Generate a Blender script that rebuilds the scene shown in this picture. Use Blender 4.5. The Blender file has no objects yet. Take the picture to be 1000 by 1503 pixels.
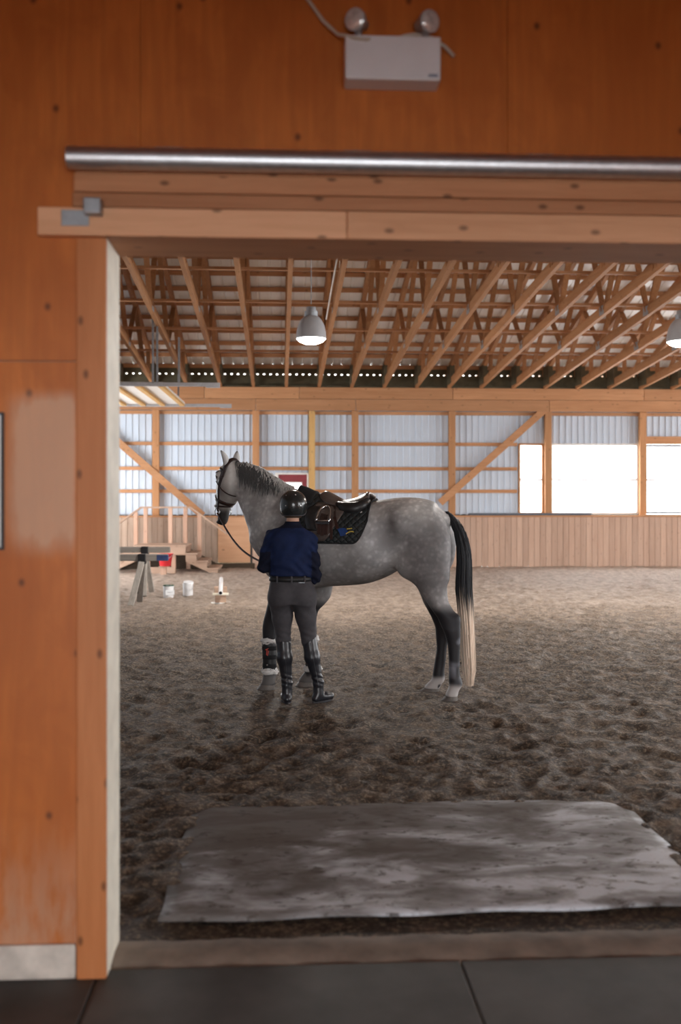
import bpy, bmesh, math, random
import numpy as np
from mathutils import Vector, Matrix
from mathutils.bvhtree import BVHTree

random.seed(7)
rng = np.random.default_rng(7)
SC = bpy.context.scene
COL = SC.collection

# ------------------------------------------------------------------ camera
cam_d = bpy.data.cameras.new('camera')
cam = bpy.data.objects.new('camera', cam_d)
COL.objects.link(cam)
cam.location = (0, 0, 1.64)
cam.rotation_euler = (math.pi / 2, 0, math.radians(-3.0))
cam_d.sensor_fit = 'HORIZONTAL'
cam_d.sensor_width = 24.0
cam_d.lens = 35.0
cam_d.shift_y = -0.0195
cam_d.clip_start = 0.05
cam_d.dof.use_dof = True
cam_d.dof.focus_distance = 8.25
cam_d.dof.aperture_fstop = 1.6
SC.camera = cam

# ------------------------------------------------------------------ sky
w = bpy.data.worlds.new('overcast_sky')
SC.world = w
w.use_nodes = True
bg = w.node_tree.nodes['Background']
bg.inputs[0].default_value = (0.97, 0.985, 1.0, 1)
bg.inputs[1].default_value = 1.0

# ------------------------------------------------------------------ daylight openings (sampling portals for the sky)
def portal(name, loc, rot, sx, sy):
    l = bpy.data.lights.new(name, 'AREA')
    l.shape = 'RECTANGLE'
    l.size, l.size_y = sx, sy
    l.cycles.is_portal = True
    o = bpy.data.objects.new(name, l)
    COL.objects.link(o)
    o.location = loc
    o.rotation_euler = rot
R90 = math.pi / 2
# area light shines along its local -Z
portal('daylight_far_windows', (14.7, 23.98, 2.14), (-R90, 0, 0), 18.7, 1.75)
portal('daylight_near_added', (9.0, 3.62, 2.2), (R90, 0, 0), 8.0, 1.9)  # unseen window gap, put in to light the horse's near side
portal('daylight_right_door', (21.98, 13.5, 2.3), (0, R90, 0), 4.6, 15.0)
portal('daylight_left_door', (-6.48, 19.9, 1.85), (0, -R90, 0), 3.7, 4.0)
portal('daylight_aisle_door', (0.3, -4.98, 1.45), (R90, 0, 0), 4.4, 2.9)

# ------------------------------------------------------------------ exposure
SC.view_settings.view_transform = 'Standard'
SC.view_settings.look = 'None'
SC.view_settings.gamma = 1.0
SC.view_settings.use_curve_mapping = False
SC.view_settings.exposure = 3.5
SC.cycles.max_bounces = 10
SC.cycles.diffuse_bounces = 6
SC.cycles.glossy_bounces = 4
SC.cycles.transmission_bounces = 6
SC.cycles.transparent_max_bounces = 8
SC.cycles.caustics_reflective = False
SC.cycles.caustics_refractive = False
SC.cycles.sample_clamp_indirect = 6.0

# ================================================================== helpers
class MB:
    """collects shapes into one mesh"""
    def __init__(s):
        s.v = []; s.f = []
    def add(s, vs, fs):
        n = len(s.v)
        s.v.extend([tuple(map(float, p)) for p in vs])
        s.f.extend([tuple(i + n for i in f) for f in fs])
        return s
    def box(s, x0, x1, y0, y1, z0, z1):
        return s.add([(x0, y0, z0), (x1, y0, z0), (x1, y1, z0), (x0, y1, z0), (x0, y0, z1), (x1, y0, z1), (x1, y1, z1), (x0, y1, z1)],
                     [(0, 3, 2, 1), (4, 5, 6, 7), (0, 1, 5, 4), (1, 2, 6, 5), (2, 3, 7, 6), (3, 0, 4, 7)])
    def beam(s, p0, p1, wd, ht, up=(0, 0, 1)):
        p0, p1 = Vector(p0), Vector(p1)
        d = (p1 - p0).normalized(); u = Vector(up)
        sd = d.cross(u).normalized(); u = sd.cross(d).normalized()
        a = sd * wd / 2; b = u * ht / 2
        q = [p0 - a - b, p0 + a - b, p0 + a + b, p0 - a + b, p1 - a - b, p1 + a - b, p1 + a + b, p1 - a + b]
        return s.add(q, [(0, 1, 2, 3), (4, 7, 6, 5), (0, 4, 5, 1), (1, 5, 6, 2), (2, 6, 7, 3), (3, 7, 4, 0)])
    def tube(s, path, radii, n=8, cap=True, squash=None):
        path = [Vector(p) for p in path]
        if not hasattr(radii, '__len__'):
            radii = [radii] * len(path)
        base = len(s.v); prev = None
        for i, p in enumerate(path):
            d = (path[min(i + 1, len(path) - 1)] - path[max(i - 1, 0)]).normalized()
            if prev is None:
                ref = Vector((0, 0, 1)) if abs(d.z) < .9 else Vector((1, 0, 0))
                u = d.cross(ref).normalized()
            else:
                u = (prev - d * prev.dot(d)).normalized()
            prev = u; v = d.cross(u)
            for k in range(n):
                a = 2 * math.pi * k / n
                s.v.append(tuple(p + (u * math.cos(a) + v * math.sin(a)) * radii[i]))
        for i in range(len(path) - 1):
            for k in range(n):
                a = base + i * n + k; b = base + i * n + (k + 1) % n
                s.f.append((a, b, b + n, a + n))
        if cap:
            s.f.append(tuple(base + k for k in range(n))[::-1])
            m = base + (len(path) - 1) * n
            s.f.append(tuple(m + k for k in range(n)))
        return s
    def lathe(s, prof, c=(0, 0, 0), n=24, M=None):
        base = len(s.v)
        for r, z in prof:
            for k in range(n):
                a = 2 * math.pi * k / n
                p = Vector((r * math.cos(a), r * math.sin(a), z))
                if M is not None: p = M @ p
                s.v.append(tuple(p + Vector(c)))
        for i in range(len(prof) - 1):
            for k in range(n):
                a = base + i * n + k; b = base + i * n + (k + 1) % n
                s.f.append((a, b, b + n, a + n))
        return s
    def grid(s, P, closed=False):
        """P[i][j] -> points"""
        base = len(s.v); ni, nj = len(P), len(P[0])
        for r in P:
            s.v.extend([tuple(map(float, p)) for p in r])
        for i in range(ni - 1):
            for j in range(nj - 1 + (1 if closed else 0)):
                a = base + i * nj + j; b = base + i * nj + (j + 1) % nj
                s.f.append((a, b, b + nj, a + nj))
        return s
    def build(s, name, m=None, parent=None, smooth=False, bevel=0, solid=0, kind=None, subsurf=0):
        me = bpy.data.meshes.new(name)
        me.from_pydata(s.v, [], s.f)
        me.update()
        return link(name, me, m, parent, smooth, bevel, solid, kind, subsurf)

def link(name, me, m=None, parent=None, smooth=False, bevel=0, solid=0, kind=None, subsurf=0):
    if smooth:
        me.polygons.foreach_set('use_smooth', [True] * len(me.polygons))
    o = bpy.data.objects.new(name, me)
    COL.objects.link(o)
    if m: me.materials.append(m)
    if parent: o.parent = parent
    if bevel:
        b = o.modifiers.new('edge', 'BEVEL'); b.width = bevel; b.segments = 2; b.limit_method = 'ANGLE'
    if solid:
        b = o.modifiers.new('thick', 'SOLIDIFY'); b.thickness = solid; b.offset = 0
    if subsurf:
        b = o.modifiers.new('sub', 'SUBSURF'); b.levels = subsurf; b.render_levels = subsurf
    if kind: o['kind'] = kind
    return o

def thing(name, label, cat, loc=(0, 0, 0), rz=0, group=None):
    o = bpy.data.objects.new(name, None)
    COL.objects.link(o)
    o.empty_display_size = .1
    o.location = loc; o.rotation_euler = (0, 0, rz)
    return tag(o, label, cat, group)
def tag(o, label, cat, group=None):
    o['label'] = label; o['category'] = cat
    if group: o['group'] = group
    return o
def structure(name, mb, m, **k):
    o = mb.build(name, m, **k); o['kind'] = 'structure'
    return o
def copy_of(o, loc, name=None, parent=None):
    c = o.copy(); c.location = loc
    if parent: c.parent = parent
    COL.objects.link(c)
    return c
def smooth_by_angle(o, ang=40):
    me = o.data
    me.polygons.foreach_set('use_smooth', [True] * len(me.polygons))
    bm = bmesh.new(); bm.from_mesh(me)
    for e in bm.edges:
        if len(e.link_faces) == 2 and e.calc_face_angle(0) > math.radians(ang):
            e.smooth = False
    bm.to_mesh(me); bm.free()

# ------------------------------------------------------------------ materials
class NT:
    def __init__(s, name):
        s.m = bpy.data.materials.new(name); s.m.use_nodes = True
        s.t = s.m.node_tree; s.b = s.t.nodes['Principled BSDF']
    def n(s, typ, **k):
        nd = s.t.nodes.new(typ)
        for a, v in k.items():
            if a.startswith('i_'):
                nd.inputs[int(a[2:]) if a[2:].isdigit() else a[2:].replace('_', ' ')].default_value = v
            else: setattr(nd, a, v)
        return nd
    def l(s, a, b): s.t.links.new(a, b)
    def coords(s, scale=(1, 1, 1), rnd=True, kind='Object'):
        tc = s.n('ShaderNodeTexCoord')
        src = tc.outputs[kind]
        if rnd:
            oi = s.n('ShaderNodeObjectInfo')
            mu = s.n('ShaderNodeMath', operation='MULTIPLY', i_1=53.0)
            s.l(oi.outputs['Random'], mu.inputs[0])
            ad = s.n('ShaderNodeVectorMath', operation='ADD')
            s.l(src, ad.inputs[0]); s.l(mu.outputs[0], ad.inputs[1]); src = ad.outputs[0]
        mp = s.n('ShaderNodeMapping'); mp.inputs['Scale'].default_value = scale
        s.l(src, mp.inputs[0])
        return mp.outputs[0]
    def noise(s, vec, scale, detail=4, rough=.55, dist=0):
        nd = s.n('ShaderNodeTexNoise'); nd.inputs['Scale'].default_value = scale
        nd.inputs['Detail'].default_value = detail; nd.inputs['Roughness'].default_value = rough
        nd.inputs['Distortion'].default_value = dist
        s.l(vec, nd.inputs['Vector']); return nd.outputs['Fac']
    def ramp(s, fac, stops):
        r = s.n('ShaderNodeValToRGB')
        e = r.color_ramp.elements
        while len(e) < len(stops): e.new(.5)
        for el, (p, c) in zip(e, stops):
            el.position = p; el.color = (*c, 1) if len(c) == 3 else c
        s.l(fac, r.inputs[0]); return r.outputs[0]
    def mix(s, fac, a, b, mode='MIX'):
        nd = s.n('ShaderNodeMix', data_type='RGBA', blend_type=mode)
        for v, i in ((fac, 0), (a, 6), (b, 7)):
            if hasattr(v, 'links'): s.l(v, nd.inputs[i])
            elif i == 0: nd.inputs[0].default_value = v
            else: nd.inputs[i].default_value = (*v, 1)
        return nd.outputs[2]
    def bump(s, fac, strength=.3, dist=.01):
        b = s.n('ShaderNodeBump'); b.inputs['Strength'].default_value = strength
        b.inputs['Distance'].default_value = dist
        s.l(fac, b.inputs['Height']); s.l(b.outputs[0], s.b.inputs['Normal'])
    def out(s, col, rough=.6, metal=0, spec=.5):
        if hasattr(col, 'links'): s.l(col, s.b.inputs['Base Color'])
        else: s.b.inputs['Base Color'].default_value = (*col, 1)
        if hasattr(rough, 'links'): s.l(rough, s.b.inputs['Roughness'])
        else: s.b.inputs['Roughness'].default_value = rough
        s.b.inputs['Metallic'].default_value = metal
        s.b.inputs['Specular IOR Level'].default_value = spec
        return s.m

def sc(c, k): return tuple(min(1, x * k) for x in c)

def plain(name, col, rough=.55, metal=0, var=.12, scale=18, bump=.12, spec=.4):
    t = NT(name); v = t.coords()
    f = t.noise(v, scale, 5)
    c = t.ramp(f, [(.3, sc(col, 1 - var)), (.7, sc(col, 1 + var))])
    if bump: t.bump(f, bump, .004)
    return t.out(c, rough, metal, spec)

def wood(name, light, dark, axis='z', scale=1.0, knots=.5, rough=.6, rnd=.25, knot_col=None, spec=.3):
    """sawn timber, grain along axis"""
    t = NT(name)
    st = {'x': (1, 14, 14), 'y': (14, 1, 14), 'z': (14, 14, 1)}[axis]
    v = t.coords(tuple(a * scale for a in st))
    big = t.noise(t.coords(tuple(a * scale * .25 for a in st)), 1.2, 3)
    g = t.noise(v, 2.2, 6, .65, .6)
    mx = t.n('ShaderNodeMath', operation='MULTIPLY_ADD', i_1=.55)
    t.l(g, mx.inputs[0])
    m2 = t.n('ShaderNodeMath', operation='MULTIPLY', i_1=.45); t.l(big, m2.inputs[0]); t.l(m2.outputs[0], mx.inputs[2])
    col = t.ramp(mx.outputs[0], [(.33, dark), (.5, tuple((a + b) / 2 for a, b in zip(light, dark))), (.66, light)])
    if knots:
        ks = {'x': (1, 1.8, 1.8), 'y': (1.8, 1, 1.8), 'z': (1.8, 1.8, 1)}[axis]
        vo = t.n('ShaderNodeTexVoronoi', voronoi_dimensions='2D'); vo.inputs['Scale'].default_value = 3.4 * scale
        sp = t.n('ShaderNodeSeparateXYZ'); t.l(t.coords(ks), sp.inputs[0]); i_ = 'xyz'.index(axis)
        oth = t.n('ShaderNodeMath', operation='ADD'); t.l(sp.outputs[(i_ + 1) % 3], oth.inputs[0]); t.l(sp.outputs[(i_ + 2) % 3], oth.inputs[1])
        cb = t.n('ShaderNodeCombineXYZ'); t.l(sp.outputs[i_], cb.inputs[0]); t.l(oth.outputs[0], cb.inputs[1]); t.l(cb.outputs[0], vo.inputs['Vector'])
        kf = t.ramp(vo.outputs['Distance'], [(.03, (knots,) * 3), (.075, (0, 0, 0))])
        col = t.mix(kf, col, knot_col or sc(dark, .3))
    if rnd:
        oi = t.n('ShaderNodeObjectInfo')
        mr = t.n('ShaderNodeMapRange'); mr.inputs[3].default_value = 1 - rnd; mr.inputs[4].default_value = 1 + rnd
        t.l(oi.outputs['Random'], mr.inputs[0])
        hs = t.n('ShaderNodeHueSaturation'); t.l(mr.outputs[0], hs.inputs['Value']); t.l(col, hs.inputs['Color'])
        col = hs.outputs[0]
    t.bump(g, .18, .004)
    return t.out(col, rough, 0, spec)

def plywood(name, light, dark, worn):
    """orange-brown stained plywood: wandering vertical grain, knots, worn pale zone low down and near the hand height"""
    t = NT(name)
    v = t.coords((3.2, 3.2, .55), rnd=False)
    wv = t.n('ShaderNodeTexWave', wave_type='BANDS', bands_direction='X')
    wv.inputs['Scale'].default_value = .75; wv.inputs['Distortion'].default_value = 14.0
    wv.inputs['Detail'].default_value = 4.0; wv.inputs['Detail Scale'].default_value = 1.4
    t.l(v, wv.inputs['Vector'])
    g = t.noise(t.coords((30, 30, 1.4), rnd=False), 2, 5)
    big = t.noise(t.coords((1.4, 1.4, .6), rnd=False), 1.6, 3)
    c = t.ramp(wv.outputs['Fac'], [(.0, sc(light, .84)), (.55, light), (1, sc(light, .9))])
    c = t.mix(t.ramp(g, [(.35, (.28,) * 3), (.62, (0, 0, 0))]), c, dark)
    c = t.mix(t.ramp(big, [(.36, (.7,) * 3), (.64, (0, 0, 0))]), c, dark)
    blot = t.noise(t.coords((3.2, 3.2, 2.0), rnd=False), 2.2, 5, .6, .8)
    c = t.mix(t.ramp(blot, [(.34, (.5,) * 3), (.55, (0, 0, 0))]), c, dark)
    vo = t.n('ShaderNodeTexVoronoi', voronoi_dimensions='2D'); vo.inputs['Scale'].default_value = 2.9
    ks = t.n('ShaderNodeSeparateXYZ'); t.l(t.coords((1, 1, .8), rnd=False), ks.inputs[0])
    kc = t.n('ShaderNodeCombineXYZ'); t.l(ks.outputs[0], kc.inputs[0]); t.l(ks.outputs[2], kc.inputs[1]); t.l(kc.outputs[0], vo.inputs['Vector'])
    c = t.mix(t.ramp(vo.outputs['Distance'], [(.012, (.85,) * 3), (.045, (0, 0, 0))]), c, sc(dark, .25))
    # worn pale patch (rubbed at shoulder height beside the doorway) and splash line along the foot
    tc = t.n('ShaderNodeTexCoord'); sp = t.n('ShaderNodeSeparateXYZ'); t.l(tc.outputs['Object'], sp.inputs[0])
    def band(o, a, b, c_, d):
        up = t.n('ShaderNodeMapRange', interpolation_type='SMOOTHSTEP', i_1=a, i_2=b); t.l(o, up.inputs[0])
        dn = t.n('ShaderNodeMapRange', interpolation_type='SMOOTHSTEP', i_1=c_, i_2=d); dn.inputs[3].default_value = 1; dn.inputs[4].default_value = 0
        t.l(o, dn.inputs[0])
        m = t.n('ShaderNodeMath', operation='MULTIPLY'); t.l(up.outputs[0], m.inputs[0]); t.l(dn.outputs[0], m.inputs[1]); return m.outputs[0]
    def mul(a, b):
        m = t.n('ShaderNodeMath', operation='MULTIPLY'); t.l(a, m.inputs[0]); t.l(b, m.inputs[1]); return m.outputs[0]
    wn = t.noise(t.coords((9, 9, 2.2), rnd=False), 1.5, 5, .65)
    wr = t.ramp(wn, [(.38, (0, 0, 0)), (.6, (1, 1, 1))])
    patch = mul(band(sp.outputs['Z'], 1.42, 1.55, 1.93, 2.03), band(sp.outputs['X'], -1.02, -.9, -.78, -.75))
    add = t.n('ShaderNodeMath', operation='ADD', use_clamp=True); t.l(patch, add.inputs[0])
    m_ = mul(patch, wr); t.l(m_, add.inputs[1])
    half = t.n('ShaderNodeMath', operation='MULTIPLY', i_1=.62); t.l(add.outputs[0], half.inputs[0])
    c = t.mix(half.outputs[0], c, worn)
    foot = mul(band(sp.outputs['Z'], -1, -.9, .1, .62), wr)
    f2 = t.n('ShaderNodeMath', operation='MULTIPLY', i_1=.55); t.l(foot, f2.inputs[0])
    c = t.mix(f2.outputs[0], c, sc(worn, .85))
    t.bump(g, .12, .003)
    return t.out(c, .5, 0, .35)

M = {}
M['plywood'] = plywood('stained_plywood', (.60, .185, .034), (.38, .10, .015), (.62, .42, .29))
M['casing'] = wood('casing_wood', (.56, .22, .08), (.42, .145, .045), 'z', 1, .8, .5, .06)
M['header'] = wood('header_wood', (.56, .27, .135), (.38, .16, .07), 'x', 1, .8, .55, .12)
M['header_pale'] = wood('pale_header_wood', (.80, .46, .27), (.60, .31, .16), 'x', 1, .8, .55, .05)
M['cream'] = plain('cream_paint', (.86, .82, .70), .55, 0, .12, 9, .15)
M['galv'] = plain('galvanised_steel', (.66, .69, .73), .42, 1.0, .10, 30, .05)
M['galv_dull'] = plain('dull_galvanised_steel', (.36, .39, .42), .5, .8, .15, 20, .08)
M['lamp_grey'] = plain('light_grey_enamel', (.74, .77, .82), .45, 0, .03, 10, 0)
M['lamp_shade_grey'] = plain('grey_plastic', (.42, .43, .45), .45, 0, .05, 10, 0)
M['cable'] = plain('off_white_cable', (.55, .52, .46), .5, 0, .05, 20, 0)
M['concrete'] = plain('dusty_concrete', (.20, .160, .130), .9, 0, .3, 7, .5)
M['whitewash'] = plain('dusty_white_paint', (.62, .58, .52), .8, 0, .3, 8, .5)
M['rubber'] = plain('black_rubber_matting', (.052, .051, .050), .62, 0, .45, 3.2, .4)
M['spf_x'] = wood('pine_x', (.56, .295, .150), (.40, .19, .085), 'x', .6, .5, .65, .14)
M['spf_z'] = wood('pine_z', (.56, .295, .140), (.40, .19, .085), 'z', .6, .5, .65, .12)
M['spf_y'] = wood('pine_truss', (.46, .235, .110), (.30, .135, .055), 'y', .6, .4, .65, .16)
M['spf_post_y'] = wood('yellow_pine_post', (.66, .43, .17), (.5, .29, .11), 'z', .6, .4, .65, .05)
M['kick'] = wood('kickboard_plank', (.56, .395, .305), (.44, .29, .215), 'z', .7, .25, .7, .10)
M['kick_dirty'] = wood('dusty_kickboard_plank', (.50, .38, .30), (.34, .24, .18), 'z', .7, .3, .75, .12)
M['gate'] = wood('gate_plywood', (.70, .42, .26), (.54, .29, .16), 'x', .5, .6, .6, .03)
M['dark_wood_and_shade'] = wood('dark_timber_and_shade', (.085, .06, .04), (.045, .03, .02), 'x', .6, .3, .8, .1)  # gate sill timber; also the shade painted in under the platform
M['grey_wood'] = wood('weathered_grey_timber', (.33, .30, .27), (.19, .17, .15), 'x', .8, .5, .8, .1)
M['grey_wood_z'] = wood('weathered_grey_leg', (.40, .37, .33), (.22, .20, .18), 'z', .8, .5, .8, .15)
M['plat'] = wood('platform_timber', (.52, .37, .28), (.38, .255, .185), 'x', .7, .4, .75, .08)
M['plat_z'] = wood('platform_post', (.60, .40, .30), (.46, .28, .20), 'z', .7, .4, .75, .06)
M['black_metal'] = plain('black_steel', (.018, .018, .02), .45, .3, .1, 20, .05)
M['red_paint'] = plain('dark_red_paint', (.24, .035, .045), .5, 0, .08, 8, .05)
M['white_paint'] = plain('white_paint', (.78, .77, .74), .5, 0, .05, 8, .05)
M['siding'] = plain('white_steel_siding', (.60, .68, .78), .62, 0, .025, 3, 0)
M['roof_sheet'] = plain('white_roof_sheet', (.84, .84, .81), .28, 0, .04, 5, .03)
M['eave'] = plain('eave_board', (.10, .085, .05), .8, 0, .2, 6, .2)
M['red_plastic'] = plain('red_plastic', (.62, .03, .04), .35, 0, .08, 10, 0)
M['blue_tape'] = plain('blue_paint', (.03, .05, .14), .5, 0, .3, 20, .1)
M['white_plastic'] = plain('white_plastic', (.74, .75, .77), .35, 0, .04, 9, 0)
M['dark_green'] = plain('dark_green_plastic', (.04, .09, .05), .5, 0, .1, 9, 0)
M['dark_fill'] = plain('dark_contents', (.03, .028, .025), .8, 0, .4, 30, .5)
M['paper'] = plain('paper', (.74, .77, .80), .7, 0, .02, 8, 0)
M['frame_black'] = plain('black_frame', (.03, .03, .035), .5, 0, .1, 8, 0)
M['leather_brown'] = plain('brown_leather', (.095, .072, .064), .30, 0, .18, 40, .12, .5)
M['leather_dark'] = plain('dark_brown_leather', (.030, .013, .011), .36, 0, .2, 40, .12, .5)
M['leather_black'] = plain('black_leather', (.014, .013, .014), .42, 0, .2, 40, .12, .5)
M['boot_leather'] = plain('polished_black_leather', (.014, .015, .020), .33, 0, .15, 25, .10, .6)
M['fleece_black'] = plain('black_fleece', (.012, .012, .013), .95, 0, .3, 90, .9)
M['fleece_white'] = plain('white_fleece', (.66, .64, .62), .95, 0, .12, 80, .9)
M['steel'] = plain('polished_steel', (.62, .62, .63), .16, 1, .03, 10, 0)
M['dark_steel'] = plain('dark_blue_grey_steel', (.085, .10, .125), .5, .2, .15, 20, .05)
M['lens'] = plain('lamp_lens', (.75, .76, .78), .18, .35, .3, 60, .2)
M['helmet'] = plain('glossy_black_shell', (.014, .017, .018), .22, 0, .1, 10, 0, .6)
M['navy'] = plain('navy_fleece', (.009, .017, .058), .85, 0, .25, 14, .25, .2)
M['navy_dark'] = plain('dark_navy_fleece', (.006, .008, .021), .85, 0, .2, 14, .25, .2)
M['breeches'] = plain('charcoal_breeches', (.055, .052, .058), .75, 0, .12, 30, .15, .3)
M['belt'] = plain('black_belt', (.010, .010, .011), .5, 0, .1, 20, .05)
M['skin'] = plain('skin', (.52, .30, .21), .5, 0, .05, 20, .05)
M['hair_brown'] = plain('brown_hair', (.07, .045, .028), .6, 0, .3, 60, .4)
M['emblem_blue'] = plain('blue_embroidery', (.010, .040, .16), .7, 0, .2, 60, .3)
M['emblem_yellow'] = plain('yellow_embroidery', (.50, .36, .07), .7, 0, .2, 60, .3)
M['emblem_red'] = plain('red_emblem', (.55, .08, .06), .6, 0, .1, 60, 0)
M['hoof'] = plain('hoof_horn', (.13, .112, .10), .55, 0, .35, 14, .2)
M['eye'] = plain('dark_eye', (.01, .008, .007), .08, 0, .1, 10, 0)

def emissive(name, col, st):
    t = NT(name)
    t.b.inputs['Emission Color'].default_value = (*col, 1)
    t.b.inputs['Emission Strength'].default_value = st
    return t.out((.8, .8, .8), .4)
M['lamp_glow'] = emissive('lit_lamp_lens', (1, .97, .92), 2.2)

def pane_material():
    """frosted clear sheet: passes most daylight, scatters some"""
    t = NT('clear_window_sheet')
    o = t.t.nodes['Material Output']
    tr = t.n('ShaderNodeBsdfTransparent'); tl = t.n('ShaderNodeBsdfTranslucent'); gl = t.n('ShaderNodeBsdfGlossy')
    gl.inputs['Roughness'].default_value = .15
    m1 = t.n('ShaderNodeMixShader', i_0=.25); m2 = t.n('ShaderNodeMixShader', i_0=.05)
    t.l(tr.outputs[0], m1.inputs[1]); t.l(tl.outputs[0], m1.inputs[2])
    t.l(m1.outputs[0], m2.inputs[1]); t.l(gl.outputs[0], m2.inputs[2]); t.l(m2.outputs[0], o.inputs[0])
    return t.m
M['pane'] = pane_material()

def sand_material():
    t = NT('arena_sand'); v = t.coords(rnd=False)
    big = t.noise(v, .6, 4); mid = t.noise(v, 6.5, 6, .65); fine = t.noise(v, 38, 5, .75)
    c = t.ramp(mid, [(.38, (.032, .017, .008)), (.51, (.088, .051, .027)), (.62, (.21, .135, .082))])
    c = t.mix(t.ramp(big, [(.38, (.45,) * 3), (.62, (0, 0, 0))]), c, (.060, .038, .023))
    c = t.mix(t.ramp(fine, [(.51, (0, 0, 0)), (.60, (.85,) * 3)]), c, (.34, .245, .16))
    c = t.mix(t.ramp(fine, [(.38, (.7,) * 3), (.47, (0, 0, 0))]), c, (.030, .017, .009))
    # sand paler towards the far wall: window light put into the colour
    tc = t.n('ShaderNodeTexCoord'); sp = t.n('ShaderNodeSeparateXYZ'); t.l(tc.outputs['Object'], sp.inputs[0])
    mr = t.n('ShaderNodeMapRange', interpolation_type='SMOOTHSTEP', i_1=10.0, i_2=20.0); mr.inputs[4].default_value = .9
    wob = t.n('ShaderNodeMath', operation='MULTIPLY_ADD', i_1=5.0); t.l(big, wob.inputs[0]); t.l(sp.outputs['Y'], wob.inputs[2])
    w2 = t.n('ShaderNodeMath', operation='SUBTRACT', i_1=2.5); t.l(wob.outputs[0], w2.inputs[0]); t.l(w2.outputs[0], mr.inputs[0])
    lit_sand = t.ramp(mid, [(.38, (.42, .32, .25)), (.62, (.68, .55, .46))])
    c = t.mix(mr.outputs[0], c, lit_sand)
    ad = t.n('ShaderNodeMath', operation='MULTIPLY_ADD', i_1=.6); t.l(mid, ad.inputs[0]); t.l(fine, ad.inputs[2])
    t.bump(ad.outputs[0], 1.0, .05)
    return t.out(c, .66, 0, .5)
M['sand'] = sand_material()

def dusty_mat_material():
    t = NT('dusty_grey_mat'); v = t.coords((1, 2.2, 1), rnd=False)
    a = t.noise(v, 2.3, 5, .62, .4); b = t.noise(t.coords((1, 1.6, 1), rnd=False), 11, 5, .7); f = t.noise(v, 60, 3)
    c = t.ramp(a, [(.36, (.17, .162, .16)), (.48, (.33, .335, .35)), (.58, (.62, .66, .72))])
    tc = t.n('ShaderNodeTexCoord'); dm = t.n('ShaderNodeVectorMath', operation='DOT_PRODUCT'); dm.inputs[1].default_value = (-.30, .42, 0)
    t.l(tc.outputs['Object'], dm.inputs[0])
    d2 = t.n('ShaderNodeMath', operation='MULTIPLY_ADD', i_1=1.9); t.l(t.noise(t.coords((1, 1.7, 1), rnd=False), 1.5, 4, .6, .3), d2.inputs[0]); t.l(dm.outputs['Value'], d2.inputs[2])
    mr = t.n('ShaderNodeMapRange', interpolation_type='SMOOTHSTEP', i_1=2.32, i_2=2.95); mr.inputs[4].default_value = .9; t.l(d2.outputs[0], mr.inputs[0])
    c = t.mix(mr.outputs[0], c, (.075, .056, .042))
    c = t.mix(t.ramp(b, [(.56, (0, 0, 0)), (.64, (.85,) * 3)]), c, (.055, .042, .033))
    t.bump(b, .4, .006)
    return t.out(c, .7, 0, .4)
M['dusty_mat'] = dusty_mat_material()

def attr_material(name, attr, rough, dapple=False, aniso=0, spec=.35):
    t = NT(name)
    at = t.n('ShaderNodeAttribute'); at.attribute_name = attr
    col = at.outputs['Color']
    v = t.coords(rnd=False)
    if dapple:
        vo = t.n('ShaderNodeTexVoronoi', feature='SMOOTH_F1'); vo.inputs['Scale'].default_value = 24
        vo.inputs['Smoothness'].default_value = .5
        dn = t.n('ShaderNodeMix', data_type='VECTOR'); dn.inputs[0].default_value = .06
        nz = t.n('ShaderNodeTexNoise'); nz.inputs['Scale'].default_value = 9
        t.l(v, nz.inputs['Vector']); t.l(v, dn.inputs[4]); t.l(nz.outputs['Color'], dn.inputs[5])
        t.l(dn.outputs[1], vo.inputs['Vector'])
        spots = t.ramp(vo.outputs['Distance'], [(.15, (1.28,) * 3), (.50, (.80,) * 3)])
        big = t.noise(v, 5.5, 4, .6)
        blot = t.ramp(big, [(.38, (.60,) * 3), (.62, (1.35,) * 3)])
        m1 = t.mix(1.0, col, spots, 'MULTIPLY')
        m1 = t.mix(1.0, m1, blot, 'MULTIPLY')
        fac = t.n('ShaderNodeMath', operation='MULTIPLY', i_1=.85); t.l(at.outputs['Alpha'], fac.inputs[0])
        col = t.mix(fac.outputs[0], col, m1)
        f = t.noise(t.coords((30, 30, 90), rnd=False), 4, 3)
        t.bump(f, .10, .003)
    return t.out(col, rough, 0, spec)
M['coat'] = attr_material('dapple_grey_coat', 'coat', .55, True)
M['hair'] = attr_material('horse_hair', 'coat', .5)

# ================================================================== the setting
SHF, SHN = .208, .030
YN, YB = 3.45, 3.69          # doorway wall: aisle face, arena face
DL, DR, DH = -0.652, 2.3, 2.536   # doorway clear opening
YF = 23.75                   # face of the far wall posts
XL, XR = -6.5, 22.0
Y_MID = 13.8
def roof_z(y): return 4.80 + (23.9 - y) * .30 if y > Y_MID else 4.80 + (y - 3.7) * .30

def prism_xz(mb, poly, y0, y1):
    n = len(poly)
    vs = [(x, y0, z) for x, z in poly] + [(x, y1, z) for x, z in poly]
    fs = [tuple(range(n)), tuple(range(2 * n - 1, n - 1, -1))]
    fs += [(i, i + n, (i + 1) % n + n, (i + 1) % n) for i in range(n)]
    return mb.add(vs, fs)

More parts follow.
